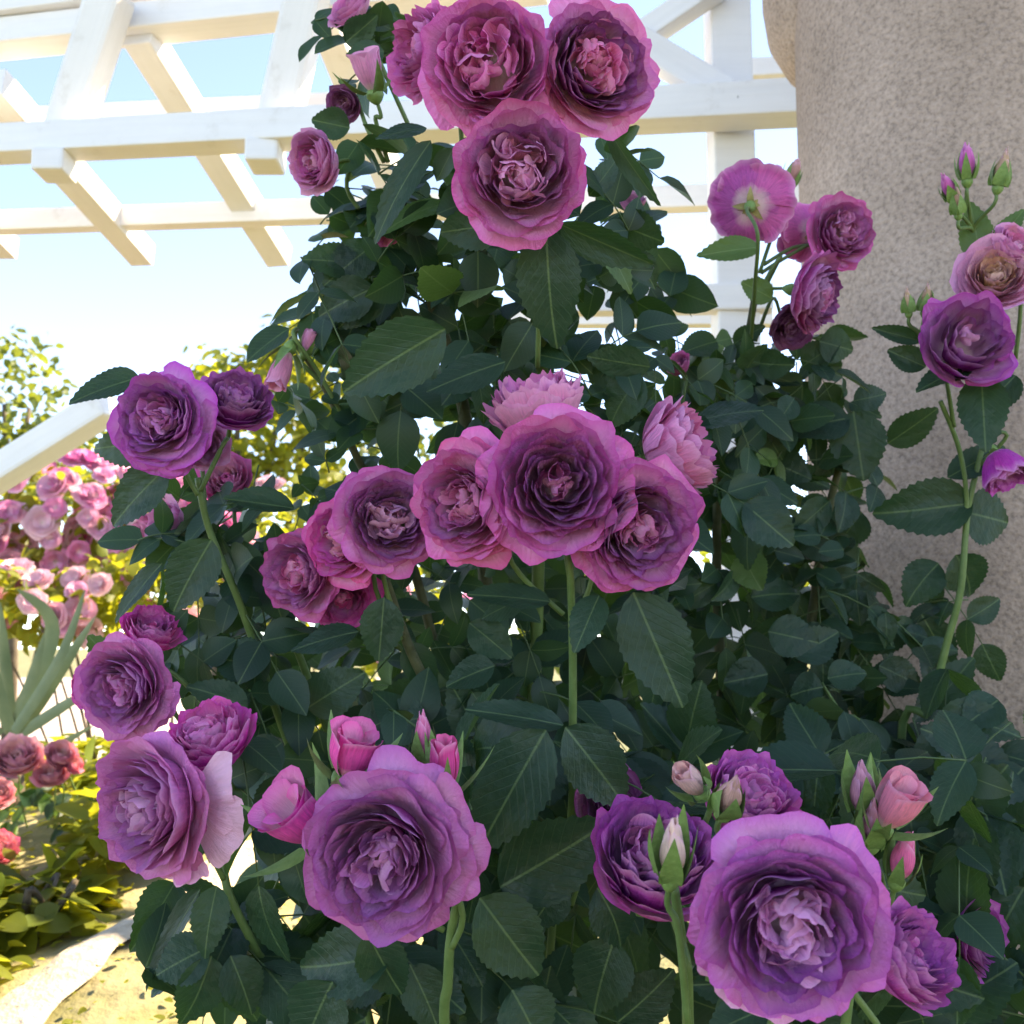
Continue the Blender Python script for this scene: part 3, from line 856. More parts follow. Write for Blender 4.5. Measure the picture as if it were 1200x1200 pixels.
B(main, 452, 1006, 196, 0.62, (-0.10, 0.0, 1), (0.37, 0.11, 0.37), (0.30, 0.08, 0.30), heart=(0.50, 0.20, 0.46), mud=1, seed=33, stem=[(540, 1060, 0.68), (530, 1110, 0.69)], squash=1.02, spin=0, extra=((-0.15, 1.2, -0.14, 0.0), (0.5, 1.1, -0.2, 0.0)), label='large dusky purple bloom ringed by pink buds')
B(main, 770, 1003, 160, 0.64, (0.10, 0.75, 0.62), (0.40, 0.07, 0.40), (0.26, 0.035, 0.30), heart=(0.6, 0.25, 0.5), mud=3, seed=34, cup=0.65, stem=[(790, 1080, 0.68), (806, 1180, 0.66)], label='deep purple bloom tipped upwards behind a green bud')
B(main, 882, 935, 128, 0.68, (0.25, 0.78, 0.5), (0.52, 0.13, 0.44), (0.40, 0.06, 0.40), mud=3, seed=35, cup=0.75, stem=[(850, 1010, 0.74), (830, 1150, 0.72)])
B(main, 930, 1088, 214, 0.52, (-0.10, 0.08, 1), (0.45, 0.13, 0.47), (0.24, 0.035, 0.30), heart=(0.72, 0.40, 0.66), mud=2, seed=36, stem=[(905, 1215, 0.60), (900, 1300, 0.64)], hn=22, spin=0, extra=((3.75, 1.1, -0.25, 0.45), (4.3, 1.06, -0.25, 0.35)), label='largest royal purple bloom with pale crumpled middle')
B(main, 1070, 1122, 128, 0.58, (0.50, 0.55, 0.6), (0.46, 0.13, 0.47), (0.30, 0.05, 0.36), seed=37, cup=0.75, stem=[(1040, 1230, 0.62), (1000, 1300, 0.66)], label='half-cupped purple bloom leaning against the largest bloom')
B(main, 716, 938, 84, 0.84, (0.3, 0.1, 0.9), (0.24, 0.04, 0.2), DARK, seed=38, skip=1, lo=True, stem=[(690, 990, 0.88), (670, 1060, 0.9)], label='withered dark plum bloom behind a green stem')
B(main, 1150, 1100, 90, 0.80, (0.5, 0.1, 0.7), PURP, seed=39, skip=2, lo=True, stem=[(1150, 1180, 0.84), (1120, 1260, 0.86)])
B(main, 368, 188, 78, 0.95, (-0.6, -0.2, 0.75), PALE, MAUVE, seed=40, cup=0.3, skip=2, lo=True, stem=[(410, 230, 1.0), (470, 300, 1.02)], label='loose pale pink bloom before the pergola beam')
B(main, 404, 122, 44, 1.0, (-0.3, -0.5, 0.7), DARK, DARK, seed=41, skip=3, lo=True, dry=True, stem=[(430, 150, 1.0), (450, 190, 1.02)], label='small withered dark purple bloom')
B(main, 410, 8, 60, 1.0, (-0.5, 0.4, 0.6), PALE, PINKM, seed=42, skip=2, lo=True, stem=[(440, 60, 1.0), (480, 150, 1.02)])
B(main, 265, 562, 66, 1.02, (0.0, 0.4, 0.8), PINKM, PALE, seed=43, skip=2, cup=0.4, lo=True, stem=[(275, 610, 1.04), (285, 680, 1.04)])
B(main, 196, 612, 58, 1.02, (-0.5, 0.2, 0.7), PALE, PINKM, seed=44, skip=2, cup=0.5, lo=True, stem=[(225, 640, 1.0), (255, 680, 1.0)])
B(main, 795, 428, 34, 1.15, (-0.4, 0.5, 0.6), PINKM, seed=45, skip=3, cup=0.5, lo=True, stem=[(800, 470, 1.16), (790, 540, 1.18)])
B(main, 742, 238, 34, 1.1, (0.0, 0.6, 0.6), PALE, seed=46, skip=3, cup=0.5, lo=True, stem=[(740, 270, 1.1), (710, 330, 1.1)])
B(main, 240, 520, 62, 0.96, (0.3, -0.1, 0.7), PALE, seed=47, skip=2, cup=0.6, lo=True, stem=[(238, 560, 0.97), (240, 600, 0.97)])
# buds of the main bush
bud(main, 412, 888, 84, 0.66, (0.28, 0.85, 0.3), (0.66, 0.10, 0.42), 0.85, [(470, 980, 0.70), (520, 1080, 0.71)], seed=1, wk=1.35, label='half-open pink and white bud above the dusky bloom')
bud(main, 352, 962, 104, 0.665, (-0.42, 0.62, 0.5), (0.66, 0.12, 0.42), 1.0, [(430, 1040, 0.70), (520, 1090, 0.71)], seed=2, wk=1.3, label='opening pink bud leaning outwards')
bud(main, 521, 905, 84, 0.66, (0.0, 0.95, 0.25), (0.66, 0.10, 0.38), 0.5, [(530, 990, 0.69), (538, 1060, 0.69)], seed=3, wk=0.95, label='pink bud with long upright green sepals', long=True)
bud(main, 497, 872, 66, 0.68, (-0.05, 0.95, 0.2), (0.6, 0.2, 0.4), 0.15, [(520, 960, 0.70), (536, 1070, 0.70)], seed=4, wk=0.8)
bud(main, 812, 918, 66, 0.63, (-0.45, 0.55, 0.5), (0.80, 0.62, 0.50), 0.45, [(820, 990, 0.66), (815, 1100, 0.65)], seed=5, wk=1.1, label='cream bud peering from green sepals')
bud(main, 853, 938, 66, 0.61, (0.12, 0.75, 0.55), (0.5, 0.4, 0.3), 0.0, [(845, 1000, 0.64), (820, 1110, 0.64)], seed=6, wk=1.15, label='closed plump green bud')
bud(main, 787, 1005, 92, 0.555, (0.0, 0.9, 0.4), (0.80, 0.70, 0.55), 0.12, [(795, 1090, 0.57), (806, 1200, 0.58)], seed=7, long=True, wk=0.85, label='pointed green bud in front of the deep purple bloom')
bud(main, 1012, 935, 76, 0.66, (-0.15, 0.9, 0.3), (0.5, 0.3, 0.35), 0.05, [(1020, 1010, 0.68), (1010, 1120, 0.68)], seed=8, long=True, wk=1.0)
bud(main, 1046, 948, 92, 0.64, (0.22, 0.75, 0.45), (0.70, 0.30, 0.44), 0.8, [(1035, 1040, 0.68), (1015, 1130, 0.68)], seed=9, wk=1.1, label='half-open blush bud among bristly green buds')
bud(main, 1022, 972, 66, 0.65, (-0.1, 0.9, 0.4), (0.5, 0.3, 0.35), 0.0, [(1025, 1040, 0.67), (1012, 1130, 0.68)], seed=10, long=True)
bud(main, 1056, 1012, 70, 0.66, (0.1, 0.9, 0.3), (0.70, 0.2, 0.40), 0.2, [(1045, 1080, 0.68), (1020, 1160, 0.68)], seed=11)
bud(main, 332, 428, 62, 0.98, (-0.25, -0.85, 0.3), PALE, 0.7, [(345, 395, 0.98), (375, 440, 1.0), (420, 520, 1.03)], seed=12, wk=0.9, label='drooping pale pink bud on a curved stalk')
bud(main, 360, 404, 36, 1.0, (0.3, 0.8, 0.2), PALE, 0.6, [(352, 425, 1.0), (378, 450, 1.01)], seed=13)
bud(main, 433, 88, 60, 0.98, (-0.2, 0.75, 0.4), PALE, 0.9, [(440, 140, 1.0), (455, 190, 1.02)], seed=14, wk=1.2)
bud(main, 452, 264, 50, 0.98, (0.1, -0.7, 0.4), PINKM, 0.7, [(440, 235, 0.99), (470, 300, 1.02)], seed=15)

# --- blooms of the corner rose
B(corner, 882, 237, 92, 1.16, (0.25, 0.35, -0.75), (0.42, 0.12, 0.40), DIN, seed=50, dry=True, stem=[(888, 275, 1.08), (885, 330, 1.12), (880, 400, 1.2)], cup=0.15, label='mauve bloom seen from behind with dry sepals')
B(corner, 990, 270, 82, 1.17, (0.25, 0.05, 0.95), MAUVE, (0.34, 0.08, 0.28), heart=PALE, mud=3, seed=51, dry=True, stem=[(930, 290, 1.2), (895, 310, 1.2)], label='mauve bloom close to the column with pale frilled edges')
B(corner, 938, 274, 66, 1.23, (-0.4, 0.1, -0.6), (0.46, 0.13, 0.36), DIN, seed=52, dry=True, lo=True, skip=1, stem=[(915, 305, 1.2), (892, 320, 1.2)])
B(corner, 960, 345, 96, 1.14, (0.72, -0.25, 0.5), (0.50, 0.16, 0.42), DIN, mud=2, seed=53, cup=0.2, stem=[(915, 300, 1.17), (895, 340, 1.2)], label='mauve bloom facing the column below its neighbour')
B(corner, 928, 382, 56, 1.22, (0.1, -0.4, 0.7), DARK, DARK, seed=54, skip=3, lo=True, dry=True, stem=[(905, 350, 1.22), (885, 400, 1.24)], label='shrivelled brown-purple bloom under the fading cluster')
bud(corner, 927, 208, 36, 1.2, (0.3, 0.8, 0.2), (0.5, 0.4, 0.3), 0.3, [(915, 245, 1.2), (890, 320, 1.2)], seed=20)
# --- blooms of the column rose
B(colrose, 1135, 396, 116, 1.0, (-0.05, 0.25, 0.95), VIO, DIN, heart=PALE, seed=60, cup=0.45, stem=[(1110, 450, 1.06), (1118, 500, 1.08)], whorls=[WHORLS[0], WHORLS[1], WHORLS[3], WHORLS[5], WHORLS[7]], hn=5, label='violet cupped bloom on the stem by the column')
B(colrose, 1166, 322, 88, 1.04, (-0.2, 0.3, 0.8), PALE, (0.5, 0.35, 0.16), heart=(0.6, 0.45, 0.2), seed=61, skip=2, lo=True, dry=True, stem=[(1175, 380, 1.08), (1185, 440, 1.1)], label='spent pink bloom with yellowed middle')
B(colrose, 1192, 288, 64, 1.05, (0.2, 0.4, 0.7), PALE, PINKM, seed=62, skip=2, lo=True, stem=[(1195, 340, 1.08), (1190, 420, 1.1)])
B(colrose, 1178, 552, 66, 1.06, (0.2, -0.7, 0.4), VIO, PURP, seed=63, skip=2, lo=True, cup=0.9, stem=[(1180, 510, 1.08), (1150, 545, 1.1)], label='drooping violet bloom hanging beside the green stem')
for k, (x, y, h, ax, op) in enumerate(((1133, 196, 44, (-0.1, 0.95, 0.2), 0.2), (1173, 204, 44, (0.15, 0.95, 0.2), 0.0), (1113, 224, 36, (-0.5, 0.8, 0.3), 0.15),
                                        (1122, 240, 34, (-0.2, 0.9, 0.3), 0.1), (1064, 357, 30, (-0.15, 0.95, 0.2), 0.0), (1085, 354, 34, (0.05, 0.95, 0.2), 0.0))):
    st = [(1140, 270, 1.06), (1150, 310, 1.08)] if y < 300 else [(1080, 395, 1.04), (1095, 440, 1.06)]
    bud(colrose, x, y, h, 1.03, ax, (0.6, 0.2, 0.5) if op > 0.1 else (0.45, 0.4, 0.25), op, st, seed=30 + k, wk=1.0)

# ------------------------------------------------------------------ canes
G = lambda x, y: Vector((x, y, 0.0))
main.cane([(668, 655, 0.82), (671, 760, 0.85), (671, 860, 0.87), (668, 980, 0.92), (640, 1240, 1.0), G(0.02, 1.15)], 0.0030, 0.0045)
main.cane([(545, 1030, 0.68), (530, 1085, 0.69), (525, 1150, 0.70), (524, 1260, 0.74), (560, 1700, 0.95), G(-0.03, 1.1)], 0.0029, 0.0045)
main.cane([(790, 1040, 0.58), (798, 1100, 0.59), (806, 1190, 0.60), (800, 1500, 0.75), G(0.08, 1.1)], 0.0026, 0.0045)
main.cane([(232, 560, 0.92), (245, 620, 0.93), (282, 710, 0.95), (330, 850, 1.0), (380, 1000, 1.05), (460, 1400, 1.1), G(-0.08, 1.2)], 0.0029, 0.0045)
main.cane([(262, 985, 0.84), (266, 1040, 0.83), (298, 1110, 0.84), (335, 1200, 0.88), (420, 1600, 1.0), G(-0.06, 1.1)], 0.0029, 0.0045)
main.cane([(452, 680, 0.91), (480, 760, 0.94), (520, 850, 0.97), (560, 1010, 1.02), (580, 1400, 1.1), G(0.0, 1.2)], 0.0036, 0.008, OLDCANE)
main.cane([(466, 215, 0.98), (482, 280, 1.0), (505, 350, 1.03), (550, 520, 1.1), (580, 900, 1.15), G(0.03, 1.25)], 0.0034, 0.009, OLDCANE)
main.cane([(628, 290, 0.88), (632, 380, 0.93), (636, 450, 0.98), (630, 700, 1.08), (620, 1200, 1.12), G(0.04, 1.2)], 0.0034, 0.009)
main.cane([(905, 1200, 0.60), (890, 1400, 0.75), G(0.1, 1.05)], 0.0030, 0.0045)
main.cane([(1012, 1120, 0.68), (985, 1250, 0.74), G(0.14, 1.05)], 0.0026, 0.0045)
main.cane([(340, 395, 1.0), (378, 450, 1.02), (420, 540, 1.05), (500, 720, 1.1), (580, 1200, 1.15), G(0.0, 1.25)], 0.0022, 0.007, OLDCANE)
main.cane([(1150, 1170, 0.84), (1080, 1300, 0.9), G(0.18, 1.1)], 0.0030, 0.007)
main.cane([(290, 690, 0.98), (330, 720, 1.0), (400, 900, 1.08)], 0.003, 0.004)
colrose.cane([(1172, 440, 1.10), (1150, 530, 1.10), (1134, 600, 1.10), (1126, 690, 1.10), (1108, 760, 1.11), (1092, 830, 1.12), (1060, 1000, 1.14), G(0.48, 1.12)], 0.0024, 0.0052)
colrose.cane([(1102, 470, 1.07), (1125, 530, 1.09), (1133, 600, 1.10), (1124, 690, 1.105)], 0.0024, 0.0028)
corner.cane([(888, 325, 1.20), (872, 420, 1.25), (842, 560, 1.3), (850, 900, 1.35), G(0.34, 1.5)], 0.0036, 0.008, OLDCANE)
corner.cane([(1000, 500, 1.25), (975, 580, 1.28), (955, 700, 1.3), (930, 1000, 1.35), G(0.38, 1.45)], 0.0036, 0.008, OLDCANE)
corner.cane([(963, 800, 1.15), (985, 835, 1.15), (1012, 872, 1.18), (1000, 1100, 1.3)], 0.0016, 0.003)

# ------------------------------------------------------------------ large leaves that the photograph shows one by one
H = hand_leaf
for a in ((640, 268, 646, 402, .80, 92), (522, 385, 398, 458, .80, 82, -15), (592, 424, 500, 452, .88, 48, 10), (655, 262, 766, 312, .84, 46, 35),
          (712, 150, 766, 242, .86, 26, 40), (505, 165, 428, 272, .84, 50, 20), (592, 262, 514, 272, .86, 60, -10), (762, 430, 690, 420, .95, 44, -30),
          (752, 440, 705, 492, .95, 70, 10), (164, 442, 76, 466, .90, 46, 25), (188, 520, 97, 524, .90, 62, -20), (197, 546, 124, 614, .88, 60, 10),
          (248, 632, 198, 716, .86, 62, 0), (345, 596, 262, 582, .92, 40, 30), (190, 660, 128, 728, .92, 32, 25), (450, 700, 444, 776, .84, 54, 0),
          (742, 694, 802, 830, .82, 92, 0), (702, 698, 674, 758, .80, 46, 10), (645, 705, 548, 692, .86, 42, 25), (640, 855, 556, 1000, .74, 100, 5),
          (586, 1040, 712, 968, .76, 92, 10), (662, 852, 738, 946, .76, 84, -5), (660, 850, 548, 826, .80, 46, 25), (562, 1052, 634, 1148, .72, 84, -5),
          (460, 1120, 338, 1136, .74, 94, 0), (430, 1092, 470, 1172, .73, 60, 10), (338, 908, 300, 986, .84, 52, 5), (254, 1038, 235, 1122, .80, 54, 0),
          (236, 1040, 160, 1162, .82, 36, 30), (245, 1110, 180, 1140, .80, 62, 0), (248, 1120, 220, 1210, .80, 66, -10), (270, 1120, 300, 1190, .80, 56, 0),
          (338, 1050, 262, 1070, .86, 40, 15), (620, 700, 560, 720, .9, 40, 20), (420, 740, 336, 756, .88, 40, 20), (580, 780, 520, 800, .9, 44, 10),
          (900, 1180, 830, 1210, .70, 60, 0), (700, 1040, 742, 1110, .82, 70, 0), (720, 1100, 690, 1190, .84, 76, 0), (600, 1160, 640, 1230, .76, 80, 0),
          (480, 1130, 520, 1210, .76, 60, 0), (390, 1150, 350, 1230, .74, 80, 0), (1110, 1180, 1180, 1130, .80, 90, -10), (1150, 1010, 1090, 1070, .86, 70, 0),
          (1140, 930, 1070, 960, .9, 64, 10), (1190, 960, 1130, 1000, .88, 70, 0), (1200, 1040, 1160, 1110, .84, 80, 0), (1120, 960, 1180, 900, .9, 64, 0),
          (830, 1140, 880, 1060, .78, 60, 0), (660, 1030, 620, 1090, .84, 60, 0), (290, 830, 230, 800, .92, 50, 0), (310, 780, 250, 770, .94, 60, 10),
          (550, 730, 600, 770, .92, 50, 0), (360, 830, 420, 790, .95, 60, 0), (420, 860, 480, 830, .93, 56, 0), (330, 870, 290, 900, .92, 60, 0),
          (500, 840, 440, 850, .92, 60, 0), (560, 860, 530, 800, .92, 60, 10), (440, 285, 380, 330, 1.0, 50, 0), (470, 300, 420, 250, 1.0, 48, 0),
          (420, 310, 356, 300, 1.0, 44, 0), (450, 345, 392, 378, .98, 50, 0), (560, 320, 520, 350, .98, 60, 0), (700, 330, 740, 300, .95, 60, 0),
          (720, 260, 775, 285, 1.0, 50, 20), (740, 300, 770, 330, 1.0, 40, 0), (405, 50, 440, 20, 1.0, 34, 0), (450, 60, 410, 62, 1.0, 30, 0),
          (410, 150, 365, 140, 1.0, 40, 0), (500, 150, 440, 155, .9, 30, 40), (690, 230, 730, 180, .95, 30, 20)):
    H(main, *a[:6], a[6] if len(a) > 6 else 0, random.uniform(-0.01, 0.03), young=False)
for a in ((150, 800, 108, 742, .98, 50, 20), (560, 250, 620, 285, .92, 40, 0), (700, 270, 745, 335, .90, 40, -30), (600, 760, 560, 740, .95, 36, 0)):
    H(main, *a, 0.01, young=True)
for a in ((1000, 482, 1012, 562, 1.22, 72, 0), (995, 490, 918, 502, 1.22, 56, 10), (1040, 520, 1100, 480, 1.22, 44, 30), (890, 290, 822, 294, 1.14, 34, 15, True),
          (960, 400, 1002, 410, 1.2, 44), (1000, 470, 1042, 460, 1.24, 40), (900, 740, 960, 752, 1.16, 52), (965, 805, 925, 812, 1.12, 44), (970, 795, 1015, 785, 1.12, 40),
          (930, 770, 985, 740, 1.15, 46), (900, 790, 848, 800, 1.16, 50), (880, 700, 940, 690, 1.2, 50), (1010, 870, 1062, 880, 1.14, 40), (1030, 780, 1085, 805, 1.18, 44),
          (1080, 720, 1120, 790, 1.2, 52), (910, 620, 860, 640, 1.22, 50, 0, True), (870, 650, 890, 690, 1.2, 44, 0, True), (960, 640, 1010, 660, 1.24, 50),
          (960, 700, 1030, 690, 1.24, 56), (1060, 730, 1010, 760, 1.22, 50), (900, 540, 950, 560, 1.25, 50), (860, 430, 900, 420, 1.22, 40), (840, 400, 800, 410, 1.22, 36),
          (870, 470, 840, 500, 1.22, 42), (905, 350, 870, 330, 1.16, 34, 0, True), (1010, 600, 980, 640, 1.26, 50), (940, 430, 980, 400, 1.22, 40)):
    H(corner, *a[:6], a[6] if len(a) > 6 else 0, random.uniform(-0.01, 0.03), young=len(a) > 7)
for a in ((1150, 440, 1155, 526, 1.03, 62), (1140, 428, 1072, 452, 1.02, 44, 30), (1140, 590, 1034, 600, 1.10, 78), (1130, 600, 1188, 612, 1.12, 70), (1120, 650, 1150, 700, 1.13, 60),
          (1100, 660, 1060, 700, 1.14, 60), (1190, 440, 1150, 480, 1.08, 50), (1080, 400, 1022, 384, 1.05, 22), (1085, 430, 1040, 410, 1.05, 34), (1150, 310, 1138, 235, 1.06, 40, 0, True),
          (1160, 300, 1200, 240, 1.08, 30, 0, True), (1092, 830, 1140, 770, 1.14, 50), (1100, 840, 1200, 850, 1.05, 60), (1110, 880, 1190, 900, 1.02, 66), (1090, 850, 1120, 920, 1.04, 66),
          (1170, 820, 1130, 850, 1.05, 50), (1200, 900, 1150, 950, 1.0, 70), (1110, 560, 1180, 520, 1.1, 40)):
    H(colrose, *a[:6], a[6] if len(a) > 6 else 0, random.uniform(-0.01, 0.03), young=len(a) > 7)

# ------------------------------------------------------------------ foliage fill
fill(main, [(420, 165), (740, 160), (768, 300), (735, 420), (410, 470), (372, 340)], 70, 0.92, 1.2, 0.034, 0.056, 0.22)
fill(main, [(370, 210), (470, 200), (470, 400), (400, 400), (365, 320)], 16, 1.0, 1.15, 0.032, 0.045, 0.3)
fill(main, [(390, 0), (470, 0), (470, 110), (400, 90)], 8, 1.0, 1.1, 0.03, 0.04, 0.3)
fill(main, [(400, 520), (430, 450), (860, 400), (890, 620), (890, 860), (330, 860), (280, 720)], 150, 0.92, 1.45, 0.036, 0.058, 0.06)
fill(main, [(310, 430), (420, 420), (430, 560), (350, 590)], 8, 1.0, 1.2, 0.024, 0.036, 0.35)
fill(main, [(200, 580), (330, 560), (340, 860), (230, 850), (190, 700)], 34, 0.94, 1.15, 0.036, 0.055, 0.12)
fill(main, [(290, 820), (900, 820), (1200, 880), (1200, 1215), (170, 1215), (210, 1100), (290, 1010)], 175, 0.78, 1.3, 0.036, 0.074, 0.04)
fill(main, [(400, 560), (860, 540), (1000, 900), (1200, 950), (1200, 1215), (340, 1215), (330, 700)], 130, 1.3, 1.65, 0.05, 0.07, 0.0)
fill(corner, [(850, 390), (960, 420), (1010, 490), (1000, 600), (1020, 760), (1060, 860), (880, 860), (845, 520)], 70, 1.18, 1.42, 0.036, 0.056, 0.06)
fill(corner, [(780, 380), (960, 380), (980, 470), (860, 520), (800, 470)], 24, 1.18, 1.36, 0.032, 0.05, 0.2)
fill(colrose, [(1050, 830), (1200, 850), (1200, 1000), (1060, 1000)], 22, 1.05, 1.22, 0.05, 0.08, 0.03)
fill(colrose, [(1090, 640), (1150, 640), (1130, 800), (1050, 800)], 5, 1.16, 1.26, 0.036, 0.05, 0.0)
for pl in (main, corner, colrose):
    pl.finish()

# ------------------------------------------------------------------ garden behind
PETAL_SET = []
def rosette(seed, lo=True):
    r = np.random.default_rng(seed)
    Vs, Fs, Us, off = [], [], [], 0
    for wi, (re, ze, n_, half, curl, ruf) in enumerate((WHORLS[0], WHORLS[2], WHORLS[4], WHORLS[6])):
        ph0 = r.uniform(0, 6)
        for i in range(n_):
            V, Fc, UV = petal_geo(r, re, -0.4 + 0.04 * wi, ze, half, ph0 + 6.2832 * i / n_, curl, ruf * 1.3, 5, 5)
            Vs.append(V); Us.append(UV); Fs += [tuple(q + off for q in f) for f in Fc]; off += len(V)
    return mesh_from('bloom', np.concatenate(Vs), Fs, np.concatenate(Us), mats=[PETAL])
ROS = [rosette(s) for s in range(4)]

def blob_leaves(blobs, count, s0, s1, shell=0.55, flat=0.0):
    out = []
    tot = sum(b[3] * b[4] * b[5] for b in blobs) ** 1.0
    for (x, y, z, a, b, c) in blobs:
        k = max(20, int(count * (a * b * c) / tot))
        for _ in range(k):
            v = Vector((random.gauss(0, 1), random.gauss(0, 1), random.gauss(0, 1))).normalized()
            rr = shell + (1 - shell) * random.random() ** 0.6
            rr *= 1 + 0.16 * math.sin(v.x * 7 + x * 3) * math.sin(v.z * 6 + y) + random.gauss(0, 0.05)
            p = Vector((x + v.x * a * rr, y + v.y * b * rr, z + v.z * c * rr))
            if p.z < 0.03: continue
            s = random.uniform(s0, s1)
            dr = Vector((random.gauss(0, 1), random.gauss(0, 1), random.gauss(-0.3, 0.8)))
            nn = v * 0.7 + Vector((random.gauss(0, 0.6), random.gauss(0, 0.6), 0.5 + flat + random.gauss(0, 0.5)))
            if flat: dr.z = random.gauss(0, 0.3)
            out.append(frame(p, dr, nn, s, s, s))
    return out

def bush(name, label, cat, base, blobs, count, s0, s1, m, stems=4, blooms=0, tints=(), group=None, bs=(0.04, 0.06), crown='foliage', trunk='stem', flat=0.0):
    t = thing(name, base, label, cat, group)
    M0 = Matrix.Translation(base)
    bv = Vector(base)
    lv = blob_leaves(blobs, count, s0, s1, flat=flat)
    merged_leaves(crown, lv, m, t, kind='stuff', M0=M0)
    for k in range(stems):
        b = blobs[k % len(blobs)]
        e = Vector((b[0] + random.uniform(-.3, .3) * b[3], b[1] + random.uniform(-.3, .3) * b[4], b[2]))
        p0 = bv + Vector((random.uniform(-.06, .06), random.uniform(-.06, .06), -0.02))
        md = p0.lerp(e, 0.5) + Vector((random.uniform(-.12, .12), random.uniform(-.12, .12), 0.1))
        path = smooth_path([p0, md, e], 6)
        r0 = 0.012 if trunk == 'stem' else 0.07
        V, Fc, UV = tube_geo([q - bv for q in path], r0 * (1 if k == 0 else 0.7), r0 * 0.3, 7)
        link(trunk, mesh_from(trunk, V, Fc, UV, mats=[BARK]), t, M0)
    for k in range(blooms):
        b = random.choice(blobs)
        v = Vector((random.gauss(0, 1), -abs(random.gauss(0, 1.2)), random.gauss(0.2, 0.9))).normalized()
        p = Vector((b[0] + v.x * b[3], b[1] + v.y * b[4], b[2] + v.z * b[5])) * 1.0
        R = random.uniform(*bs)
        q = (v + Vector((random.gauss(0, .4), -0.4, 0.3))).normalized().to_track_quat('Z', 'Y').to_matrix().to_4x4()
        o = link('bloom', ROS[k % 4], t, Matrix.Translation(p) @ q @ Matrix.Diagonal((R, R, R, 1)))
        o.color = (*random.choice(tints), 1)
    return t

PK = ((0.80, 0.28, 0.52), (0.74, 0.18, 0.44), (0.82, 0.44, 0.60), (0.84, 0.58, 0.62))
# climbing roses left of the bed, their crowns held up above the paving
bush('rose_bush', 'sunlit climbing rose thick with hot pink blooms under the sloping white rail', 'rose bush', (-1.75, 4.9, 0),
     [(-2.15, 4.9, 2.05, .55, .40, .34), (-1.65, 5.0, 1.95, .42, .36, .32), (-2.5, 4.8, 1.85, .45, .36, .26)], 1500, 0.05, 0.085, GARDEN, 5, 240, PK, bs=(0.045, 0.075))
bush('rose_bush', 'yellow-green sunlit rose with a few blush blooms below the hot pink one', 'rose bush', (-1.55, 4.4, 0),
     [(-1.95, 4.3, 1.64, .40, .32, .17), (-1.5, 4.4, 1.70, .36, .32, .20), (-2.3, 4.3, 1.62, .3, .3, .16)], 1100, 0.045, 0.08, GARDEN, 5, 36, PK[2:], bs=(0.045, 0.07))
bush('rose_bush', 'pale flowering bush behind the pair of violet blooms', 'rose bush', (-0.95, 5.6, 0),
     [(-1.1, 5.6, 1.9, .5, .45, .5), (-0.7, 5.7, 1.4, .6, .5, .6), (-0.9, 5.6, .8, .6, .5, .6)], 2000, 0.045, 0.08, GARDEN, 5, 30, PK[1:])
# coral roses on low bushes
COR = ((0.56, 0.36, 0.34), (0.56, 0.46, 0.42), (0.55, 0.20, 0.24))
cb = Plant('rose_bush', (-1.30, 2.75, 0.97), 'low bush of coral pink roses beside the sword-leaved plant')
PETAL_C = PETAL
for k, (x, y, wp, fc, ti) in enumerate(((20, 886, 62, (-0.1, 0.3, 0.9), COR[1]), (72, 884, 40, (0.2, 0.5, 0.8), COR[0]), (60, 906, 44, (-0.2, 0.5, 0.8), COR[0]),
                                         (88, 896, 24, (0.5, 0.4, 0.6), COR[2]), (0, 992, 46, (0.4, 0.2, 0.7), COR[2]), (-4, 930, 44, (0.1, 0.5, 0.8), COR[1]))):
    bloom(cb, x, y, wp, 2.55, (fc[0] + 0.3, 0.75, 0.55), ti, (0.80, 0.42, 0.38), heart=(0.8, 0.5, 0.42), seed=80 + k, skip=1, cup=0.35, lo=True,
          stem=[(x + 3, y + 45, 2.62), (x * 0.6 + 20, 970, 2.7)])
fill(cb, [(-40, 920), (110, 920), (120, 965), (-40, 975)], 14, 2.55, 2.85, 0.04, 0.06, 0.5)
cb.finish(60)

# sword-leaved plant
sw = thing('sword_leaf_plant', (-1.52, 3.3, 0.98), 'clump of long arching sword leaves beside the pale wall', 'plant')
def blade(a, mid, b, wd):
    path = smooth_path([a, mid, b], 7)
    V, UV = [], []
    nn = len(path)
    for i, p in enumerate(path):
        t = i / (nn - 1)
        tg = (path[min(i + 1, nn - 1)] - path[max(i - 1, 0)]).normalized()
        s = tg.cross(Vector((0.2, 1, 0.1))).normalized()
        ww = wd * (1 - t ** 3) * (0.7 + 0.6 * t * (1 - t)) + 0.001
        up = s.cross(tg) * (0.25 * ww)
        for u in (-1, 0, 1): V.append(p + s * ww * u - a + (up if u else Vector()))
        for u in (0, 0.5, 1): UV.append((u, t))
    return link('blade', mesh_from('blade', V, grid_faces(3, nn), UV, mats=[BLADE]), sw, Matrix.Translation(a))
for (bx, by, mx, my, tx, ty, wd) in ((15, 856, 35, 800, 52, 742, .022), (20, 858, 60, 800, 112, 722, .026), (10, 856, -10, 790, -30, 720, .026), (16, 858, 70, 770, 100, 690, .018),
                                     (12, 860, 5, 780, 0, 705, .024), (24, 860, 70, 830, 120, 800, .018), (8, 862, 60, 740, 20, 690, .03), (0, 862, -40, 830, -80, 800, .02),
                                     (20, 862, 50, 880, 110, 850, .016)):
    d = 3.25 + random.uniform(-.08, .08)
    blade(P(bx, by, d), P(mx, my, d - 0.03), P(tx, ty, d - 0.06), wd * 1.15)
V, Fc, UV = tube_geo([P(14, 866, 3.27), Vector((-1.51, 3.3, 1.05)), Vector((-1.52, 3.3, 0.95))], 0.03, 0.04, 9)
link('stem', mesh_from('stem', V, Fc, UV, mats=[BARK]), sw)
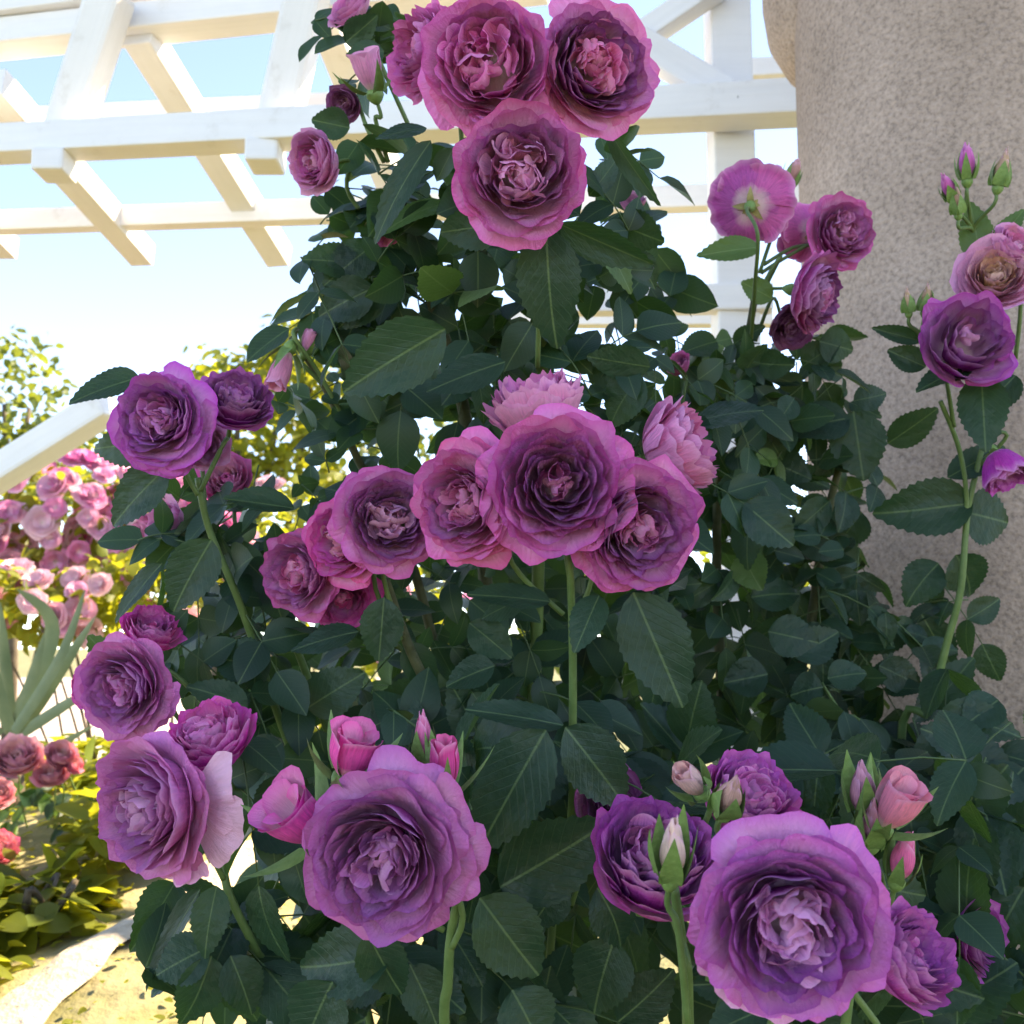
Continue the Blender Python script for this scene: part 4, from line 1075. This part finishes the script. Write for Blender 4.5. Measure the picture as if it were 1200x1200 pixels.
# pale garden wall and sloping white rail
hr = thing('sloping_rail', (P(-60, 620, 3.3).x, P(-60, 620, 3.3).y, 0), 'thick white sloping timber rail in front of the pink roses', 'rail')
timber('rail', hr, P(-170, 660, 3.32), P(128, 474, 3.18), 0.085, 0.10, bev=0.012)
pz = P(-120, 628, 3.3)
link('post', box_mesh('post', 0.09, 0.09, pz.z, WHITE, 0.006), hr, Matrix.Translation((pz.x, pz.y + 0.1, pz.z / 2)))
# trees and hedges behind
def tree(x, y, h, blobs, count, label, s0=0.07, s1=0.13, m=GARDEN2):
    bush('tree', label, 'tree', (x, y, 0), blobs, count, s0, s1, m, 5, trunk='trunk', crown='crown', group='trees behind the garden')
tree(-4.7, 10.0, 4, [(-4.8, 10, 3.75, .50, .6, .75), (-4.45, 10.1, 3.2, .5, .5, .5), (-5.3, 10, 3.0, .7, .6, .6)], 1300, 'small airy tree rising above the sloping white rail')
tree(-2.3, 9.0, 4, [(-2.2, 9, 3.4, .8, .7, .7), (-1.6, 9.2, 3.9, .75, .7, .6), (-2.9, 9, 3.0, .7, .7, .6), (-1.9, 9, 2.5, 1.0, .8, .7)], 4000, 'bright yellow-green tree behind the violet bloom', m=GARDEN)
tree(-0.4, 9.5, 4, [(-0.6, 9.5, 3.3, 1.0, .8, .9), (0.3, 9.6, 2.8, 1.0, .8, 1.0), (-0.3, 9.5, 1.8, 1.2, .9, .9)], 2600, 'leafy tree half hidden by the mauve rose bush')
tree(2.0, 10, 3, [(1.8, 10, 2.0, 1.2, .9, 1.1), (2.9, 10, 1.8, 1.2, .9, 1.1)], 1800, 'low leafy tree behind the white pergola post')
tree(-7.5, 14, 4, [(-7.6, 14, 2.6, 1.3, 1, 1.0), (-6.2, 14, 2.8, 1.2, 1, 1.0)], 2200, 'wide dark hedge tree far beyond the pink roses', m=GARDEN2)

# sunlit low plants along the bed
def lowplant(x, y, hgt, rad, count, s0, s1, label, z0=None):
    z0 = bed_z(x, y) - 0.02 if z0 is None else z0
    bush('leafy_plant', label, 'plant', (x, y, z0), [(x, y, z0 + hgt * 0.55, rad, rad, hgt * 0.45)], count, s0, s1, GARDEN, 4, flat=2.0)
for (x, y, h, r, c, s0, s1, lb) in (
        (-1.32, 2.45, 0.12, 0.22, 130, 0.07, 0.14, 'broad-leaved yellow-green plant in front of the coral roses'),
        (-1.02, 2.35, 0.12, 0.17, 110, 0.06, 0.12, 'broad-leaved sunny plant below the pale lilac bloom'),
        (-1.10, 2.08, 0.10, 0.15, 100, 0.05, 0.10, 'low leafy plant just beside the pale sandy strip'),
        (-1.45, 2.1, 0.12, 0.22, 130, 0.06, 0.11, 'wide leafy plant low in the sunlit bed'),
        (-0.90, 2.62, 0.20, 0.17, 160, 0.05, 0.09, 'small dense shrub beyond the sandy strip behind the rose canes'),
        (-1.0, 3.1, 0.22, 0.25, 220, 0.05, 0.09, 'yellow-green shrub between coral roses and mauve bush'),
        (-1.75, 2.8, 0.12, 0.25, 150, 0.06, 0.11, 'leafy plant at the outer end of the coral rose bush'),
        (-1.45, 3.7, 0.18, 0.30, 200, 0.05, 0.09, 'spreading sunlit plant behind the sword leaves')):
    lowplant(x, y, h, r, c, s0, s1, lb)
lowplant(-0.3, 4.4, 0.9, 0.5, 400, 0.07, 0.12, 'leafy shrub on the lawn behind the bush', 0.0)
cover = []
for _ in range(2200):
    x = random.uniform(-2.4, -0.3); y = random.uniform(1.6, 3.6)
    if x > EDGE(y) + 0.35 or EDGE(y) - 0.0 < x < EDGE(y) + 0.05: continue
    sz = random.uniform(0.02, 0.05) if x < EDGE(y) - 0.12 else random.uniform(0.010, 0.022)
    cover.append(frame(Vector((x, y, bed_z(x, y) + random.uniform(0.004, 0.05 if sz > 0.022 else 0.012))), Vector((random.gauss(0, 1), random.gauss(0, 1), random.gauss(0.2, 0.3))), Vector((random.gauss(0, .4), random.gauss(0, .4), 1)), sz, sz, sz))
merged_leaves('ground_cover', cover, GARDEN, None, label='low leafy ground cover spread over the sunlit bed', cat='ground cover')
